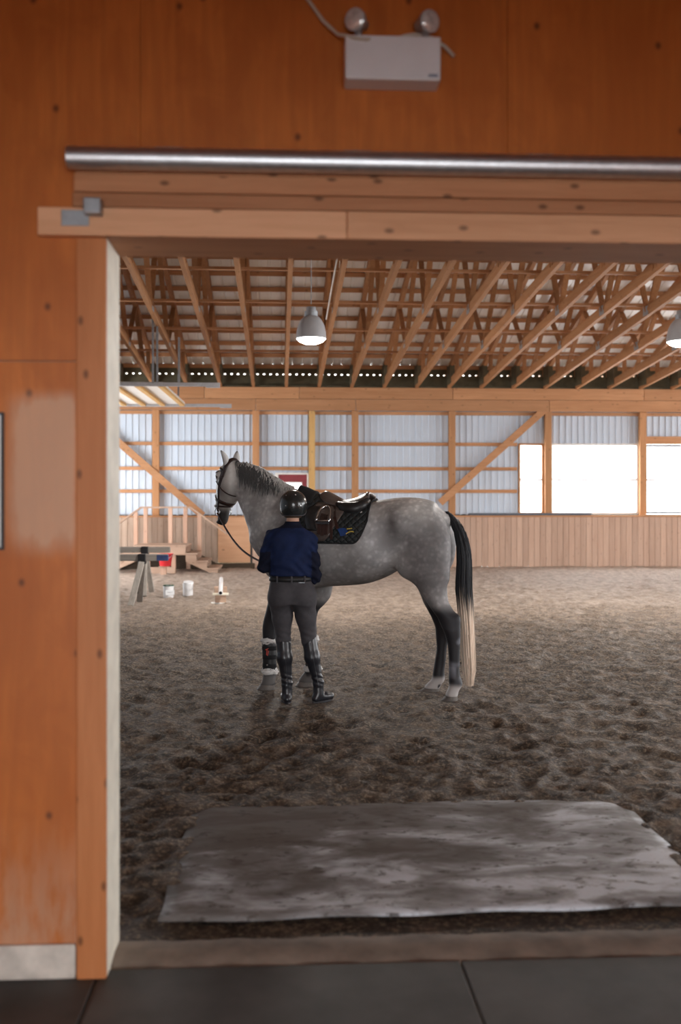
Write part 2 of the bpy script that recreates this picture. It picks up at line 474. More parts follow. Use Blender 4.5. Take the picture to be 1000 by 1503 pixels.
# --- arena floor: churned sand with lumps and hoof prints
def value_noise(X, Y, seed):
    r = np.random.default_rng(seed); T = r.random((256, 256)).astype(np.float32)
    xi = np.floor(X).astype(int); yi = np.floor(Y).astype(int)
    fx = X - xi; fy = Y - yi
    fx = fx * fx * (3 - 2 * fx); fy = fy * fy * (3 - 2 * fy)
    g = lambda a, b: T[a & 255, b & 255]
    return (g(xi, yi) * (1 - fx) + g(xi + 1, yi) * fx) * (1 - fy) + (g(xi, yi + 1) * (1 - fx) + g(xi + 1, yi + 1) * fx) * fy
MAT = dict(x0=-.502, x1=1.79, y0=3.84, y1=5.33)
def smooth01(a): a = np.clip(a, 0, 1); return a * a * (3 - 2 * a)
def axis(segs):
    out = []
    for a, b, h in segs:
        out += list(np.arange(a, b - 1e-6, h))
    return np.array(out + [segs[-1][1]])
gx = axis([(-6.5, -3.0, .10), (-3.0, 4.6, .030), (4.6, 9.6, .07), (9.6, 22.0, .4)])
gy = axis([(3.69, 5.0, .022), (5.0, 10.0, .026), (10.0, 15.0, .05), (15.0, 23.8, .09)])
GX, GY = np.meshgrid(gx, gy, indexing='ij')
Hs = np.zeros_like(GX)
ca, sa = math.cos(.5), math.sin(.5)
for i, (wl, amp) in enumerate([(.8, .020), (.31, .020), (.17, .026), (.10, .026), (.06, .016)]):
    n_ = value_noise((GX * ca - GY * sa) / wl + 40, (GX * sa + GY * ca) / wl + 90, 11 + i)
    if i in (1, 2, 3): n_ = 1 - np.abs(2 * n_ - 1) * 1.1      # ridged clods
    Hs += amp * (n_ - .5)
r_ = np.random.default_rng(3)
for k in range(250):                                        # hoof prints
    px_, py_ = r_.uniform(-2.9, 5.5), 5.5 + 6.5 * r_.random() ** 1.2
    i0, i1 = np.searchsorted(gx, [px_ - .2, px_ + .2]); j0, j1 = np.searchsorted(gy, [py_ - .2, py_ + .2])
    if i1 <= i0 or j1 <= j0: continue
    q = np.hypot(GX[i0:i1, j0:j1] - px_, (GY[i0:i1, j0:j1] - py_) * 1.0) / r_.uniform(.055, .085)
    Hs[i0:i1, j0:j1] += -.012 * np.exp(-q ** 4) + .006 * np.exp(-((q - 1.35) / .35) ** 2)
# trodden flat near the sill and under the mat, settled round the standing feet
flat = smooth01((MAT['y0'] - GY) / .12 + 1.0)
inm = smooth01((GX - MAT['x0'] - .02) / .10) * smooth01((MAT['x1'] - .02 - GX) / .10) * smooth01((MAT['y1'] - .02 - GY) / .14)
flat = np.maximum(flat * .75, inm)
Hs = Hs * (1 - flat) - .010 * inm
FEET = [(1.354, 8.002), (1.243, 8.406), (-0.184, 8.575), (0.153, 8.707), (-0.01, 8.0), (0.27, 8.03)]
near_foot = np.zeros_like(GX)
for fx_, fy_ in FEET:
    near_foot = np.maximum(near_foot, 1 - smooth01((np.hypot(GX - fx_, GY - fy_) - .10) / .12))
Hs = Hs * (1 - .85 * near_foot)
ni, nj = GX.shape
vs = np.stack([GX, GY, Hs], -1).reshape(-1, 3)
idx = np.arange(ni * nj).reshape(ni, nj)
fs = np.stack([idx[:-1, :-1], idx[1:, :-1], idx[1:, 1:], idx[:-1, 1:]], -1).reshape(-1, 4)
me = bpy.data.meshes.new('floor'); me.vertices.add(len(vs)); me.vertices.foreach_set('co', vs.ravel())
me.loops.add(fs.size); me.loops.foreach_set('vertex_index', fs.ravel())
me.polygons.add(len(fs)); me.polygons.foreach_set('loop_start', np.arange(0, fs.size, 4)); me.update(); me.validate()
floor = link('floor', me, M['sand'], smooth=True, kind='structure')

# --- aisle floor: black rubber mats butted together on a slab
floor2 = structure('floor_aisle', MB().box(-3.0, 3.2, -8, 3.53, -.12, -.016).box(-3.0, 3.2, 3.53, 3.76, -.12, -.03), M['concrete'])
for x0, x1 in ((-3.0, -.66), (-.65, .605), (.615, 1.86), (1.87, 3.2)):
    for y0, y1 in ((1.66, 3.50), (-.2, 1.65), (-2.06, -.21)):
        MB().box(x0, x1, y0, y1, -.016, 0).build('rubber_mat', M['rubber'], floor2, bevel=.004)

# --- doorway wall
wall_near = structure('wall_near', MB()
    .box(-3.0, DL - .01, YN + .018, YB, -.1, 4.75)
    .box(DL - .01, DR, YN + .018, YB, DH + .02, 4.75)
    .box(DR, 3.2, YN + .018, YB, 0, 4.75)
    .box(XL, -3.0, YB - .1, YB, 0, 4.75)
    .box(3.2, XR, YB - .1, YB, 0, 1.3).box(3.2, XR, YB - .1, YB, 3.1, 4.75).box(13.0, XR, YB - .1, YB, 1.3, 3.1).box(3.2, 5.0, YB - .1, YB, 1.3, 3.1), M['kick'])  # unseen gap on the arena side, cut to light the horse
def sheet(poly):
    return prism_xz(MB(), poly, YN, YN + .018).build('plywood_sheet', M['plywood'], wall_near, bevel=.0012)
sheet([(-1.757, 2.113), (-.66, 2.113), (-.66, 2.54), (-.539, 2.54), (-.539, 3.42), (-1.757, 3.42)])
sheet([(-.538, 2.54), (.7365, 2.54), (.7365, 3.42), (-.538, 3.42)])
sheet([(.738, 2.54), (1.957, 2.54), (1.957, 3.42), (.738, 3.42)])
sheet([(1.96, 2.54), (3.18, 2.54), (3.18, 3.42), (1.96, 3.42)])
sheet([(-1.98, .10), (-.66, .10), (-.66, 2.109), (-1.98, 2.109)])
sheet([(-2.98, .10), (-1.984, .10), (-1.984, 3.42), (-2.98, 3.42)])
sheet([(DR + .02, .02), (3.18, .02), (3.18, 2.536), (DR + .02, 2.536)])
for k, (x_, z_) in enumerate([(-.6, 3.372), (-.15, 3.374), (.06, 3.372), (.245, 3.374), (.36, 3.37), (.62, 3.366), (1.1, 3.37)]):
    MB().lathe([(0, -.004), (.006, -.003), (.008, 0)], (x_, YN, z_), 8, Matrix.Rotation(R90, 3, 'X')).build('nail_head', M['galv'], wall_near)
bb = structure('baseboard_near', MB().box(-2.98, -.757, YN - .016, YN, 0, .118), M['whitewash'], bevel=.006)

# --- doorway lining, casing and head boards
door1 = structure('door_1', MB().box(DL - .02, DL, YN - .002, YB + .012, -.02, DH), M['cream'], bevel=.003)
MB().box(-.752, DL, YN - .022, YN, .0, 2.531).build('casing_board', M['casing'], door1, bevel=.004)
MB().box(DR, DR + .1, YN - .022, YN, .012, 2.531).build('casing_board', M['casing'], door1, bevel=.004)
MB().box(DR, DR + .02, YN, YB + .01, 0, DH).build('jamb_board', M['cream'], door1, bevel=.003)
MB().box(DL, DR, YN - .04, YB + .01, DH - .004, DH + .02).build('soffit_board', M['header'], door1, bevel=.003)
MB().box(-.879, .17, YN - .042, YN, 2.533, 2.629).build('head_board', M['header_pale'], door1, bevel=.005)
MB().box(.172, 2.55, YN - .042, YN, 2.533, 2.629).build('head_board', M['header_pale'], door1, bevel=.005)
MB().box(-.763, 2.55, YN - .038, YN, 2.632, 2.680).build('head_board', M['header'], door1, bevel=.004)
MB().box(-.759, 2.55, YN - .034, YN, 2.684, 2.745).build('head_board', M['header'], door1, bevel=.004)
MB().box(-.757, 2.55, YN - .026, YN, 2.745, 2.826).build('track_backing_board', M['header'], door1, bevel=.004)
sill = MB(); N_ = 60
P = []
for i in range(N_ + 1):
    x = DL + (DR - DL) * i / N_; wob = .012 * math.sin(i * .9) + .010 * math.sin(i * 2.3 + 1)
    P.append([(x, 3.50 + wob, -.015), (x, 3.535 + wob, .006), (x, 3.60, .016), (x, 3.69 + wob * .5, .012), (x, 3.735 + wob, -.02)])
trim1 = structure('trim_1', sill.grid(P), M['concrete'], smooth=True)
for o in (wall_near, bb, door1, trim1): o.location.x = SHN

# --- aisle shell (seen only from inside; open at its far end to the yard)
structure('ceiling_aisle', MB().box(-3.0, 3.25, -5, YN + .2, 3.42, 3.5), M['header'])
structure('added_shade_beam', MB().box(-3.0, 3.23, -.75, -.55, 2.42, 3.42), M['header'], bevel=.01)     # unseen ceiling beam, added to shade the upper doorway wall
structure('wall_aisle_left', MB().box(-3.1, -3.0, -5, YN + .1, 0, 3.5), M['plywood'])
structure('wall_aisle_right', MB().box(3.2, 3.3, -5, YN + .1, 0, 3.5), M['plywood'])
structure('wall_aisle_back', MB().box(-3.1, -2.5, -5.1, -5, 0, 3.5).box(2.5, 3.3, -5.1, -5, 0, 3.5).box(-2.5, 2.5, -5.1, -5, 2.9, 3.5).box(-2.5, -1.9, -5.1, -5, 0, 2.9), M['plywood'])

# --- arena end walls
structure('wall_left', MB().box(XL - .1, XL, YB - .1, 17.9, 0, 8).box(XL - .1, XL, 21.9, 24, 0, 8).box(XL - .1, XL, 17.9, 21.9, 3.7, 8), M['siding'])
structure('wall_right', MB().box(XR, XR + .1, YB - .1, 6, 0, 8).box(XR, XR + .1, 21, 24, 0, 8).box(XR, XR + .1, 6, 21, 4.6, 8), M['siding'])

# --- far wall
wall_far = structure('wall_far', MB().box(XL, XR, 23.93, 23.97, 0, 1.26).box(XL, 5.40, 23.945, 23.97, 1.26, 4.30).box(5.40, XR, 23.945, 23.97, 2.985, 4.30).box(XL, XR, YF - .02, 23.97, 4.299, 4.34), M['eave'])
def rib_sheet(x0, wd, z0, z1, y=23.93, pitch=.155):
    mb = MB(); prof = [(x0, y)]
    k = 0
    while True:
        c = x0 + pitch * (k + .5)
        if c + .03 > x0 + wd: break
        prof += [(c - .015, y), (c - .010, y - .022), (c + .010, y - .022), (c + .015, y)]; k += 1
    prof.append((x0 + wd, y))
    return mb.grid([[(px_, py_, z0), (px_, py_, z1)] for px_, py_ in prof])
first = rib_sheet(0, .934, 1.20, 4.3, 0).build('siding_sheet', M['siding'], wall_far)
first.location = (XL, 23.93, 0)
xs = XL + .93
while xs < 5.3:
    wd = min(.934, 5.41 - xs)
    if wd > .9: copy_of(first, (xs, 23.93, 0), parent=wall_far)
    else: rib_sheet(xs, wd, 1.20, 4.3).build('siding_sheet', M['siding'], wall_far)
    xs += .93
first = rib_sheet(0, .934, 2.985, 4.3, 0).build('siding_sheet', M['siding'], wall_far)
first.location = (5.40, 23.93, 0); xs = 6.33
while xs < XR:
    copy_of(first, (xs, 23.93, 0), parent=wall_far); xs += .93
POSTS = [-5.72, -3.355, -.985, 1.389, 3.734, 6.082, 8.417, 10.76, 13.1, 15.4, 17.8, 20.1]
pm = None
for x in POSTS:
    if pm is None:
        pm = MB().box(-.08, .08, YF, YF + .14, 0, 3.745).build('post', M['spf_z'], wall_far, bevel=.006); pm.location.x = x
    else: copy_of(pm, (x, 0, 0), parent=wall_far)
MB().box(.355 - .075, .355 + .075, YF + .02, YF + .14, 0, 3.745).build('post', M['spf_post_y'], wall_far, bevel=.006)
def girts(x0, x1, zs, h=.082):
    for z in zs:
        MB().box(x0, x1, 23.86, 23.905, z - h / 2, z + h / 2).build('girt', M['spf_x'], wall_far, bevel=.004)
edges = [XL] + sorted(POSTS + [.355])
for a, b in zip(edges[:-1], edges[1:]):
    if b < 5: girts(a + .08, b - .08, (1.821, 2.364, 2.957, 3.70))
    elif a < 5: girts(a + .08, 5.34, (1.821, 2.364, 2.957)); girts(a + .08, b - .08, (3.70,))
    else: girts(a + .08, b - .08, (3.70,))
for z0, z1, js in ((3.745, 4.017, [XL, -.985, 1.40, 6.09, 10.8, 16, XR]), (4.023, 4.298, [XL, -2.2, .05, 3.74, 8.42, 13.0, 18, XR])):
    for a, b in zip(js[:-1], js[1:]):
        MB().box(a + .004, b - .004, YF - .05, YF, z0, z1).build('header_plank', M['spf_x'], wall_far, bevel=.006)
def brace(p0, p1):
    MB().beam((p0[0], YF - .02, p0[1]), (p1[0], YF - .02, p1[1]), .04, .17, (0, 0, 1)).build('diagonal_brace', M['spf_x'], wall_far, bevel=.005)
brace((6.002, 3.811), (3.437, 1.542))
brace((-5.043, 3.695), (-2.236, 1.236))
# eave closure: dark board with a slot of gaps that let daylight in under the overhang
mb = MB().box(XL, XR, 23.80, 23.84, 4.33, 4.60)
mb.build('eave_board', M['eave'], wall_far)
mb = MB(); x = XL
while x < XR:
    mb.box(x, x + .105, 23.80, 23.85, 4.60, 4.63); x += .155
mb.box(XL, XR, 23.80, 23.84, 4.63, 4.80)
mb.build('vent_strip', M['eave'], wall_far, kind='stuff')

# kick wall planks
def planks(x0, x1, z1, m):
    n = round((x1 - x0) / .141); st = (x1 - x0) / n
    p = MB().box(.003, st - .003, 23.55, 23.575, .0, z1).build('kick_plank', m, wall_far, bevel=.004)
    p.location.x = x0
    for k in range(1, n):
        copy_of(p, (x0 + k * st, random.uniform(-.003, .003), 0), parent=wall_far)
planks(XL, -1.88, 1.20, M['kick_dirty'])
planks(-1.06, 12.0, 1.20, M['kick'])
MB().box(12.0, XR, 23.55, 23.575, 0, 1.2).build('kick_board', M['kick'], wall_far)
MB().box(-1.10, -1.065, 23.54, 23.58, 0, 1.215).build('gate_post', M['frame_black'], wall_far)
MB().box(-1.87, -1.11, 23.54, 23.57, .13, 1.20).build('gate_panel', M['gate'], wall_far, bevel=.004)
MB().box(-1.93, -1.0, 23.47, 23.575, -.03, .12).build('gate_sill', M['dark_wood_and_shade'], wall_far, bevel=.006)
for a, b in ((XL, -1.88), (-1.87, -1.11), (-1.06, 3.74), (3.745, 8.42), (8.425, 14), (14.005, XR)):
    MB().box(a, b, 23.54, YF, 1.202, 1.238).build('ledge_plank', M['spf_x'], wall_far, bevel=.005)

# windows in the far wall
def window(i, x0, x1, z0, z1, bars, fr, mull=()):
    f = .05
    wn = MB().box(x0, x0 + f, 23.86, 23.95, z0, z1).box(x1 - f, x1, 23.86, 23.95, z0, z1).box(x0 + f, x1 - f, 23.86, 23.95, z1 - f, z1).box(x0 + f, x1 - f, 23.86, 23.95, z0, z0 + f).build('window_%d' % i, fr, bevel=.004)
    wn['kind'] = 'structure'
    MB().box(x0 + .01, x1 - .01, 23.905, 23.909, z0 + .01, z1 - .01).build('pane', M['pane'], wn)
    for z in bars: MB().box(x0 + f, x1 - f, 23.88, 23.905, z - .028, z + .028).build('glazing_bar', M['lamp_grey'], wn)
    for x in mull: MB().box(x - .02, x + .02, 23.89, 23.905, z0 + f, z1 - f).build('glazing_bar', M['white_paint'], wn)
window(1, 5.375, 6.0, 1.262, 2.985, (2.104,), M['spf_z'])
window(2, 6.165, 8.34, 1.262, 2.985, (2.104,), M['white_paint'])
window(3, 8.50, 10.68, 1.27, 2.965, (2.104,), M['frame_black'])
for i, a in enumerate((10.84, 13.2, 15.5, 17.9, 20.2)):
    window(4 + i, a, a + (2.15 if i < 4 else 1.7), 1.262, 2.985, (2.104,), M['white_paint'])
MB().box(8.46, 10.72, 23.80, 23.88, 2.97, 3.16).build('window_head_board', M['spf_x'], wall_far, bevel=.004)
# red door behind the horse
door2 = structure('door_2', MB().box(-.46, .24, 23.84, 23.9, 0, 2.22), M['red_paint'])
MB().box(-.53, -.45, 23.80, 23.9, 0, 2.26).box(.235, .275, 23.80, 23.9, 0, 2.26).box(-.45, .235, 23.80, 23.9, 2.22, 2.26).build('door_frame', M['white_paint'], door2, bevel=.004)
MB().box(-.33, .12, 23.825, 23.84, 1.20, 2.04).build('window_trim', M['white_paint'], door2)
MB().box(-.30, .09, 23.818, 23.826, 1.23, 2.01).build('pane', emissive('daylit_door_pane', (.96, .98, 1), .5), door2)
win_p = [o for o in SC.objects if o.name.startswith('window_') and not o.parent]
for o in win_p + [wall_far, door2]: o.location.x = SHF

# --- roof: ribbed white sheet, purlins, trusses
mb = MB(); prof = []
x = XL - .2
while x < XR + .2:
    prof += [(x, 0), (x + .19, 0), (x + .20, .02), (x + .225, .02)]; x += .235
rows = []
for px_, dz in prof:
    rows.append([(px_, 24.55, roof_z(24.55) + dz), (px_, 23.9, roof_z(23.9) + dz), (px_, Y_MID, roof_z(Y_MID) + dz), (px_, 3.5, roof_z(3.5) + dz)])
ceiling = structure('ceiling', mb.grid(rows), M['roof_sheet'])
SL = math.atan(.30)
y = 23.75
while y > Y_MID:
    z = roof_z(y) - .05
    MB().beam((XL, y, z), (XR, y, z), .045, .09, (0, -math.sin(SL), math.cos(SL))).build('purlin', M['spf_x'], ceiling)
    y -= .60
CH0, CH1 = (23.72, 4.375), (Y_MID, 5.15)      # bottom chord line, far half
def ch_z(y): return CH0[1] + (CH0[0] - y) * (CH1[1] - CH0[1]) / (CH0[0] - CH1[0])
for y in (20.8, 18.95, 17.05, 15.25, 14.3):
    z = ch_z(y) + .10
    MB().box(XL, XR, y - .045, y + .045, z, z + .04).build('lateral_brace', M['spf_x'], ceiling)
bc = MB().beam((0, CH0[0], CH0[1]), (0, CH1[0], CH1[1]), .07, .17).beam((0, CH1[0], CH1[1]), (0, 3.75, 4.375), .07, .17)
tcM = MB().beam((0, 24.4, roof_z(24.4) - .165), (0, Y_MID, roof_z(Y_MID) - .165), .085, .14).beam((0, Y_MID, roof_z(Y_MID) - .165), (0, 3.7, roof_z(3.7) - .165), .085, .14)
webs = [((22.6, 'b'), (22.6, 't')), ((21.9, 'b'), (20.6, 't')), ((19.6, 'b'), (20.6, 't')), ((19.5, 'b'), (17.9, 't')), ((17.0, 'b'), (17.8, 't')), ((16.9, 'b'), (15.4, 't')), ((14.6, 'b'), (15.3, 't')), ((14.5, 'b'), (13.85, 't'))]
def node(a): return (0, a[0], ch_z(a[0])) if a[1] == 'b' else (0, a[0], roof_z(a[0]) - .2)
heel = MB().box(-.05, .05, 23.2, 23.7, 4.36, 4.80)
plate = MB()
for ya in (19.6, 17.0): plate.box(-.038, .038, ya - .12, ya + .12, ch_z(ya) - .07, ch_z(ya) + .09)
protos = None; SK = math.radians(.5)      # the trusses stand a hair out of square
for k in range(-8, 16):
    X_ = -.05 + .78 * k
    if protos is None:
        r0 = bc.build('roof_truss', M['spf_y'], ceiling); r0.location.x = X_ + 23.7 * math.sin(SK); r0.rotation_euler.z = SK
        ch = [tcM.build('top_chord', M['spf_y'], r0)]
        for a, b in webs: ch.append(MB().beam(node(a), node(b), .04, .09, (1, 0, 0)).build('web', M['spf_y'], r0))
        ch.append(heel.build('heel_block', M['eave'], r0)); ch.append(plate.build('nail_plate', M['galv_dull'], r0))
        protos = (r0, ch)
    else:
        r = copy_of(protos[0], (X_ + 23.7 * math.sin(SK), 0, 0), parent=ceiling)
        for c in protos[1]: copy_of(c, (0, 0, 0), parent=r)

# ================================================================== things on the doorway wall
t = thing('sliding_door_track', 'long round galvanised steel sliding door track above the doorway', 'track', (-.74, YN, 2.785))
yc = -.072
MB().tube([(0, yc, 0), (3.6, yc, 0)], .038, 24).build('track_pipe', M['galv'], t, smooth=True)
smooth_by_angle(t.children[0], 50)
for x in (.33, .98, 1.625, 2.3, 2.95):
    MB().box(x - .048, x + .048, -.006, 0, .03, .066).box(x - .03, x + .03, yc, 0, .028, .036).build('bracket', M['galv_dull'], t, bevel=.002)

t = thing('door_latch', 'small grey steel latch plate and stop block on the pale head board', 'latch', (-.72, YN - .042, 2.59))
MB().box(-.048, .045, -.004, 0, -.026, .028).build('plate', M['galv_dull'], t, bevel=.002)
MB().box(.034, .092, -.05, 0, .005, .058).build('stop_block', M['galv_dull'], t, bevel=.004)
MB().lathe([(0, -.008), (.006, -.007), (.008, -.004)], (-.03, 0, 0), 8, Matrix.Rotation(R90, 3, 'X')).build('bolt', M['galv'], t)

def stroke(mb, pts, wd, y):
    for a, b in zip(pts[:-1], pts[1:]):
        mb.beam((a[0], y, a[1]), (b[0], y, b[1]), .002, wd, (0, 0, 1)) if abs(a[0] - b[0]) > 1e-6 else mb.box(a[0] - wd / 2, a[0] + wd / 2, y - .001, y + .001, min(a[1], b[1]), max(a[1], b[1]))
t = thing('emergency_light', 'white twin head emergency light box high on the plywood wall', 'light', (.355, YN, 3.14))
bx = MB().box(-.163, .163, -.095, 0, -.078, .072).build('housing', M['lamp_grey'], t, bevel=.006)
mb = MB()
for k in range(4): stroke(mb, [(.122 + k * .008, -.0625), (.127 + k * .008, -.057)], .0035, -.096)
stroke(mb, [(.120, -.0655), (.152, -.0655)], .0022, -.096)
mb.build('logo_mark', M['emblem_blue'], bx)
for x, yaw, nm in ((-.115, -.55, -1), (.115, .5, 1)):
    hd = MB(); R_ = Matrix.Scale(.84, 3) @ Matrix.Rotation(yaw, 3, 'Z') @ Matrix.Rotation(math.radians(98), 3, 'X')
    hd.lathe([(.0, -.052), (.022, -.05), (.026, -.03), (.026, -.008), (.036, 0), (.043, .018), (.045, .035), (.041, .037), (.038, .030)], (x, -.055, .134), 24, R_)
    h = hd.build('lamp_head', M['lamp_shade_grey'], t, smooth=True)
    MB().lathe([(0, .046), (.015, .0445), (.030, .041), (.0395, .035)], (x, -.055, .134), 24, R_).build('lens', M['lens'], h, smooth=True)
    MB().lathe([(.012, .05), (.012, 0), (.022, -.002), (.022, -.012)], (x + nm * .0, -.05, .084), 14).build('swivel', M['lamp_shade_grey'], h, smooth=True)
mb = MB().tube([(-.31, -.01, .26), (-.28, -.012, .215), (-.235, -.02, .15), (-.185, -.04, .095), (-.158, -.09, .068), (-.13, -.10, .056), (-.09, -.10, .053), (-.06, -.07, .07), (-.055, -.05, .075)], .0065, 8)
mb.tube([(.01, -.05, .074), (.04, -.055, .088), (.08, -.05, .098), (.14, -.035, .094), (.19, -.02, .07), (.222, -.012, .042)], .0065, 8)
mb.build('cable', M['cable'], t, smooth=True)

t = thing('framed_notice', 'blank pale notice in a thin dark frame at left edge of the plywood wall', 'notice', (-1.09, YN, 1.70))
MB().box(-.121, .121, -.012, 0, -.235, .235).build('frame', M['frame_black'], t, bevel=.002)
MB().box(-.11, .112, -.014, -.01, -.225, .225).build('sheet', M['paper'], t)

# dusty rubber mat lying on the sand inside the doorway
mb = MB(); P = []
for i in range(41):
    u = i / 40; row = []
    for j in range(25):
        v = j / 24
        x = MAT['x0'] + (MAT['x1'] - MAT['x0']) * u
        y = MAT['y0'] + .055 * u + (MAT['y1'] - MAT['y0'] - .055 * u) * v
        row.append((x + .006 * math.sin(v * 17), y + .010 * math.sin(u * 23 + 1) * (1 - v), .011 + .005 * math.sin(u * 9 + 2) * math.sin(v * 7) - .022 * max(0, (v - .90) / .10) - .016 * max(0, 1 - u / .05) * min(1, v * 4) - .016 * max(0, (u - .95) / .05) * min(1, v * 4)))
    P.append(row)
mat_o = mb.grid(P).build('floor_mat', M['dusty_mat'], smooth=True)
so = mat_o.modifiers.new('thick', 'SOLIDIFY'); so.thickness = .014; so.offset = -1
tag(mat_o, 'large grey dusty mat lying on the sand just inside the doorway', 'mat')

# ================================================================== lamps
def high_bay(x, y, zb, label):
    t = thing('pendant_lamp', label, 'lamp', (x, y, zb), 0, 'high bay lamps under the trusses')
    k = .215
    MB().lathe([(k, .0), (k * 1.0, .03), (k * .97, .10), (k * .88, .19), (k * .72, .265), (k * .52, .315), (k * .40, .33), (k * .36, .335)], (0, 0, 0), 40).build('lamp_shade', M['lamp_shade_grey'], t, smooth=True, solid=.006)
    MB().lathe([(0, -.075), (k * .45, -.066), (k * .8, -.035), (k * .98, .01), (k * 1.0, .03)], (0, 0, 0), 40).build('lens', M['lamp_glow'], t, smooth=True)
    MB().lathe([(.0, .46), (.07, .46), (.075, .40), (.095, .40), (.095, .33), (.06, .33)], (0, 0, 0), 24).build('ballast', M['galv_dull'], t, bevel=.003)
    MB().tube([(0, 0, .5), (0, 0, ch_z(14.3) + .12 - zb)], .006, 8).build('hanger', M['galv_dull'], t)
    l = bpy.data.lights.new('lamp_light', 'AREA'); l.shape = 'DISK'; l.size = .36; l.energy = 22; l.color = (1, .95, .88)
    lo = bpy.data.objects.new('lamp_light', l); COL.objects.link(lo); lo.parent = t; lo.location = (0, 0, -.085)
high_bay(0.327, 14.3, 3.936, 'lit dome pendant lamp hanging nearer the middle of the arena')
high_bay(5.767, 14.3, 3.94, 'lit dome pendant lamp cut off by the right edge of the photo')

# conduit on a truss beside the left lamp
t = tag(MB().tube([(.70, Y_MID + .2, ch_z(Y_MID + .2) - .03), (.67, 17.6, ch_z(17.6) - .03)], .014, 8).build('electrical_conduit', M['white_paint'], smooth=True), 'thin white conduit running along the truss behind the dome lamp', 'pipe')
t.location.x = .0

# overhead door run back under the roof at the left
t = thing('overhead_door', 'white panelled overhead door run up flat under the roof at left', 'door', (-6.4, 20.0, 3.66))
pan = MB().box(0, 4.135, -1.9, 1.9, .05, .09).build('door_panel', M['white_paint'], t, bevel=.004)
xw = 4.135
for k in range(8):
    x = xw - .05 - k * .42
    MB().box(x - .045, x + .045, -1.9, 1.9, .0, .05).build('stile', M['spf_post_y'], pan, bevel=.003)
for y, xe in ((-2.0, 5.166), (2.0, 5.146)):
    MB().box(0, xe, y - .02, y + .02, .0, .07).box(xe - .25, xe, y - .03, y + .03, -.02, .0).build('track', M['galv'], t, bevel=.003)
for x, y, z in ((4.045, -2.0, 1.25), (3.972, -2.03, 1.25), (3.982, 2.0, .72), (4.422, -1.9, .9)):
    MB().box(x - .018, x + .018, y - .012, y + .012, .05, z).build('hanger', M['galv_dull'], t)

# ================================================================== things along the far wall
xa, xb = -3.383, -2.254
t = thing('viewing_platform', 'weathered timber platform with handrail and steps at both ends by the far wall', 'platform', ((xa + xb) / 2, 22.3, 0))
hw = (xb - xa) / 2; ZD = .575
yf, yb = -.35, .85
for k in range(9):
    y0 = yf + (yb - yf) * k / 9
    MB().box(-hw - .03, hw + .02, y0 + .004, y0 + (yb - yf) / 9 - .004, ZD, ZD + .04).build('deck_board', M['plat'], t, bevel=.003)
MB().box(-hw, hw, yf, yf + .04, ZD - .17, ZD - .003).build('rim_board', M['plat'], t, bevel=.003)
MB().box(-hw, hw, yb - .04, yb, ZD - .17, ZD - .003).build('rim_board', M['plat'], t, bevel=.003)
for x in (-hw + .3, hw - .27):
    MB().box(x - .045, x + .045, yf + .04, yf + .13, 0, ZD - .003).build('leg', M['plat_z'], t, bevel=.003)
MB().box(-hw, hw, yb - .035, yb - .01, .0, ZD - .18).build('void_shade_board', M['dark_wood_and_shade'], t)  # added dark board: paints the shaded void under the deck
MB().box(-hw + .26, hw - .23, yf + .0, yf + .04, .0, .14).build('bottom_rail', M['plat'], t, bevel=.003)
for x in (-hw + .05, hw - .05): MB().box(x - .045, x + .045, yb - .13, yb - .04, 0, ZD - .003).build('leg', M['plat_z'], t, bevel=.003)
# steps
def steps(sx, n, run, drop):
    x0 = sx * hw
    for yy in (yf + .0, yb - .06):
        top_ = [(x0, ZD - .005)]
        for k in range(1, n):
            top_ += [(x0 + sx * (k - 1) * run, ZD - drop * k), (x0 + sx * k * run, ZD - drop * k)]
        top_ += [(x0 + sx * (n - 1) * run, -.02), (x0 + sx * ((n - 1) * run - .10), -.02), (x0, ZD - .32)]
        mb = MB(); prism_xz(mb, top_[::-1] if sx > 0 else top_, yy, yy + .04); mb.build('stringer', M['plat'], t)
    prism_xz(MB(), [(x0, 0), (x0, ZD - .1), (x0 + sx * (n - 1) * run, .08), (x0 + sx * (n - 1) * run, 0)], yb - .02, yb).build('void_shade_board', M['dark_wood_and_shade'], t)  # added dark panel: paints the shade behind the steps
    for k in range(1, n):
        z = ZD - drop * k; xs_ = sorted((x0 + sx * ((k - 1) * run - .0), x0 + sx * (k * run + .02)))
        MB().box(xs_[0], xs_[1], yf - .02, yb, z, z + .035).build('tread', M['plat'], t, bevel=.003)
steps(1, 4, .235, .165); steps(-1, 4, .235, .165)
RZ = 1.42
for x in (-hw + .10, .10, hw - .12):
    MB().box(x - .045, x + .045, yb - .12, yb - .03, ZD + .04, RZ).build('rail_post', M['plat_z'], t, bevel=.003)
MB().box(-hw + .0, hw + .0, yb - .13, yb - .02, RZ, RZ + .04).build('handrail', M['plat'], t, bevel=.003)
MB().beam((-hw, yb - .075, RZ + .02), (-hw - .85, yb - .075, RZ - .58), .11, .04).build('handrail', M['plat'], t, bevel=.003)
MB().box(-hw - .17, -hw - .08, yb - .12, yb - .03, .3, RZ - .08).build('rail_post', M['plat_z'], t, bevel=.003)
MB().beam((hw, yb - .075, RZ + .02), (hw + .85, yb - .075, RZ - .60), .11, .04).build('handrail', M['plat'], t, bevel=.003)
MB().box(hw + .16, hw + .25, yb - .12, yb - .03, .3, RZ - .13).build('rail_post', M['plat_z'], t, bevel=.003)

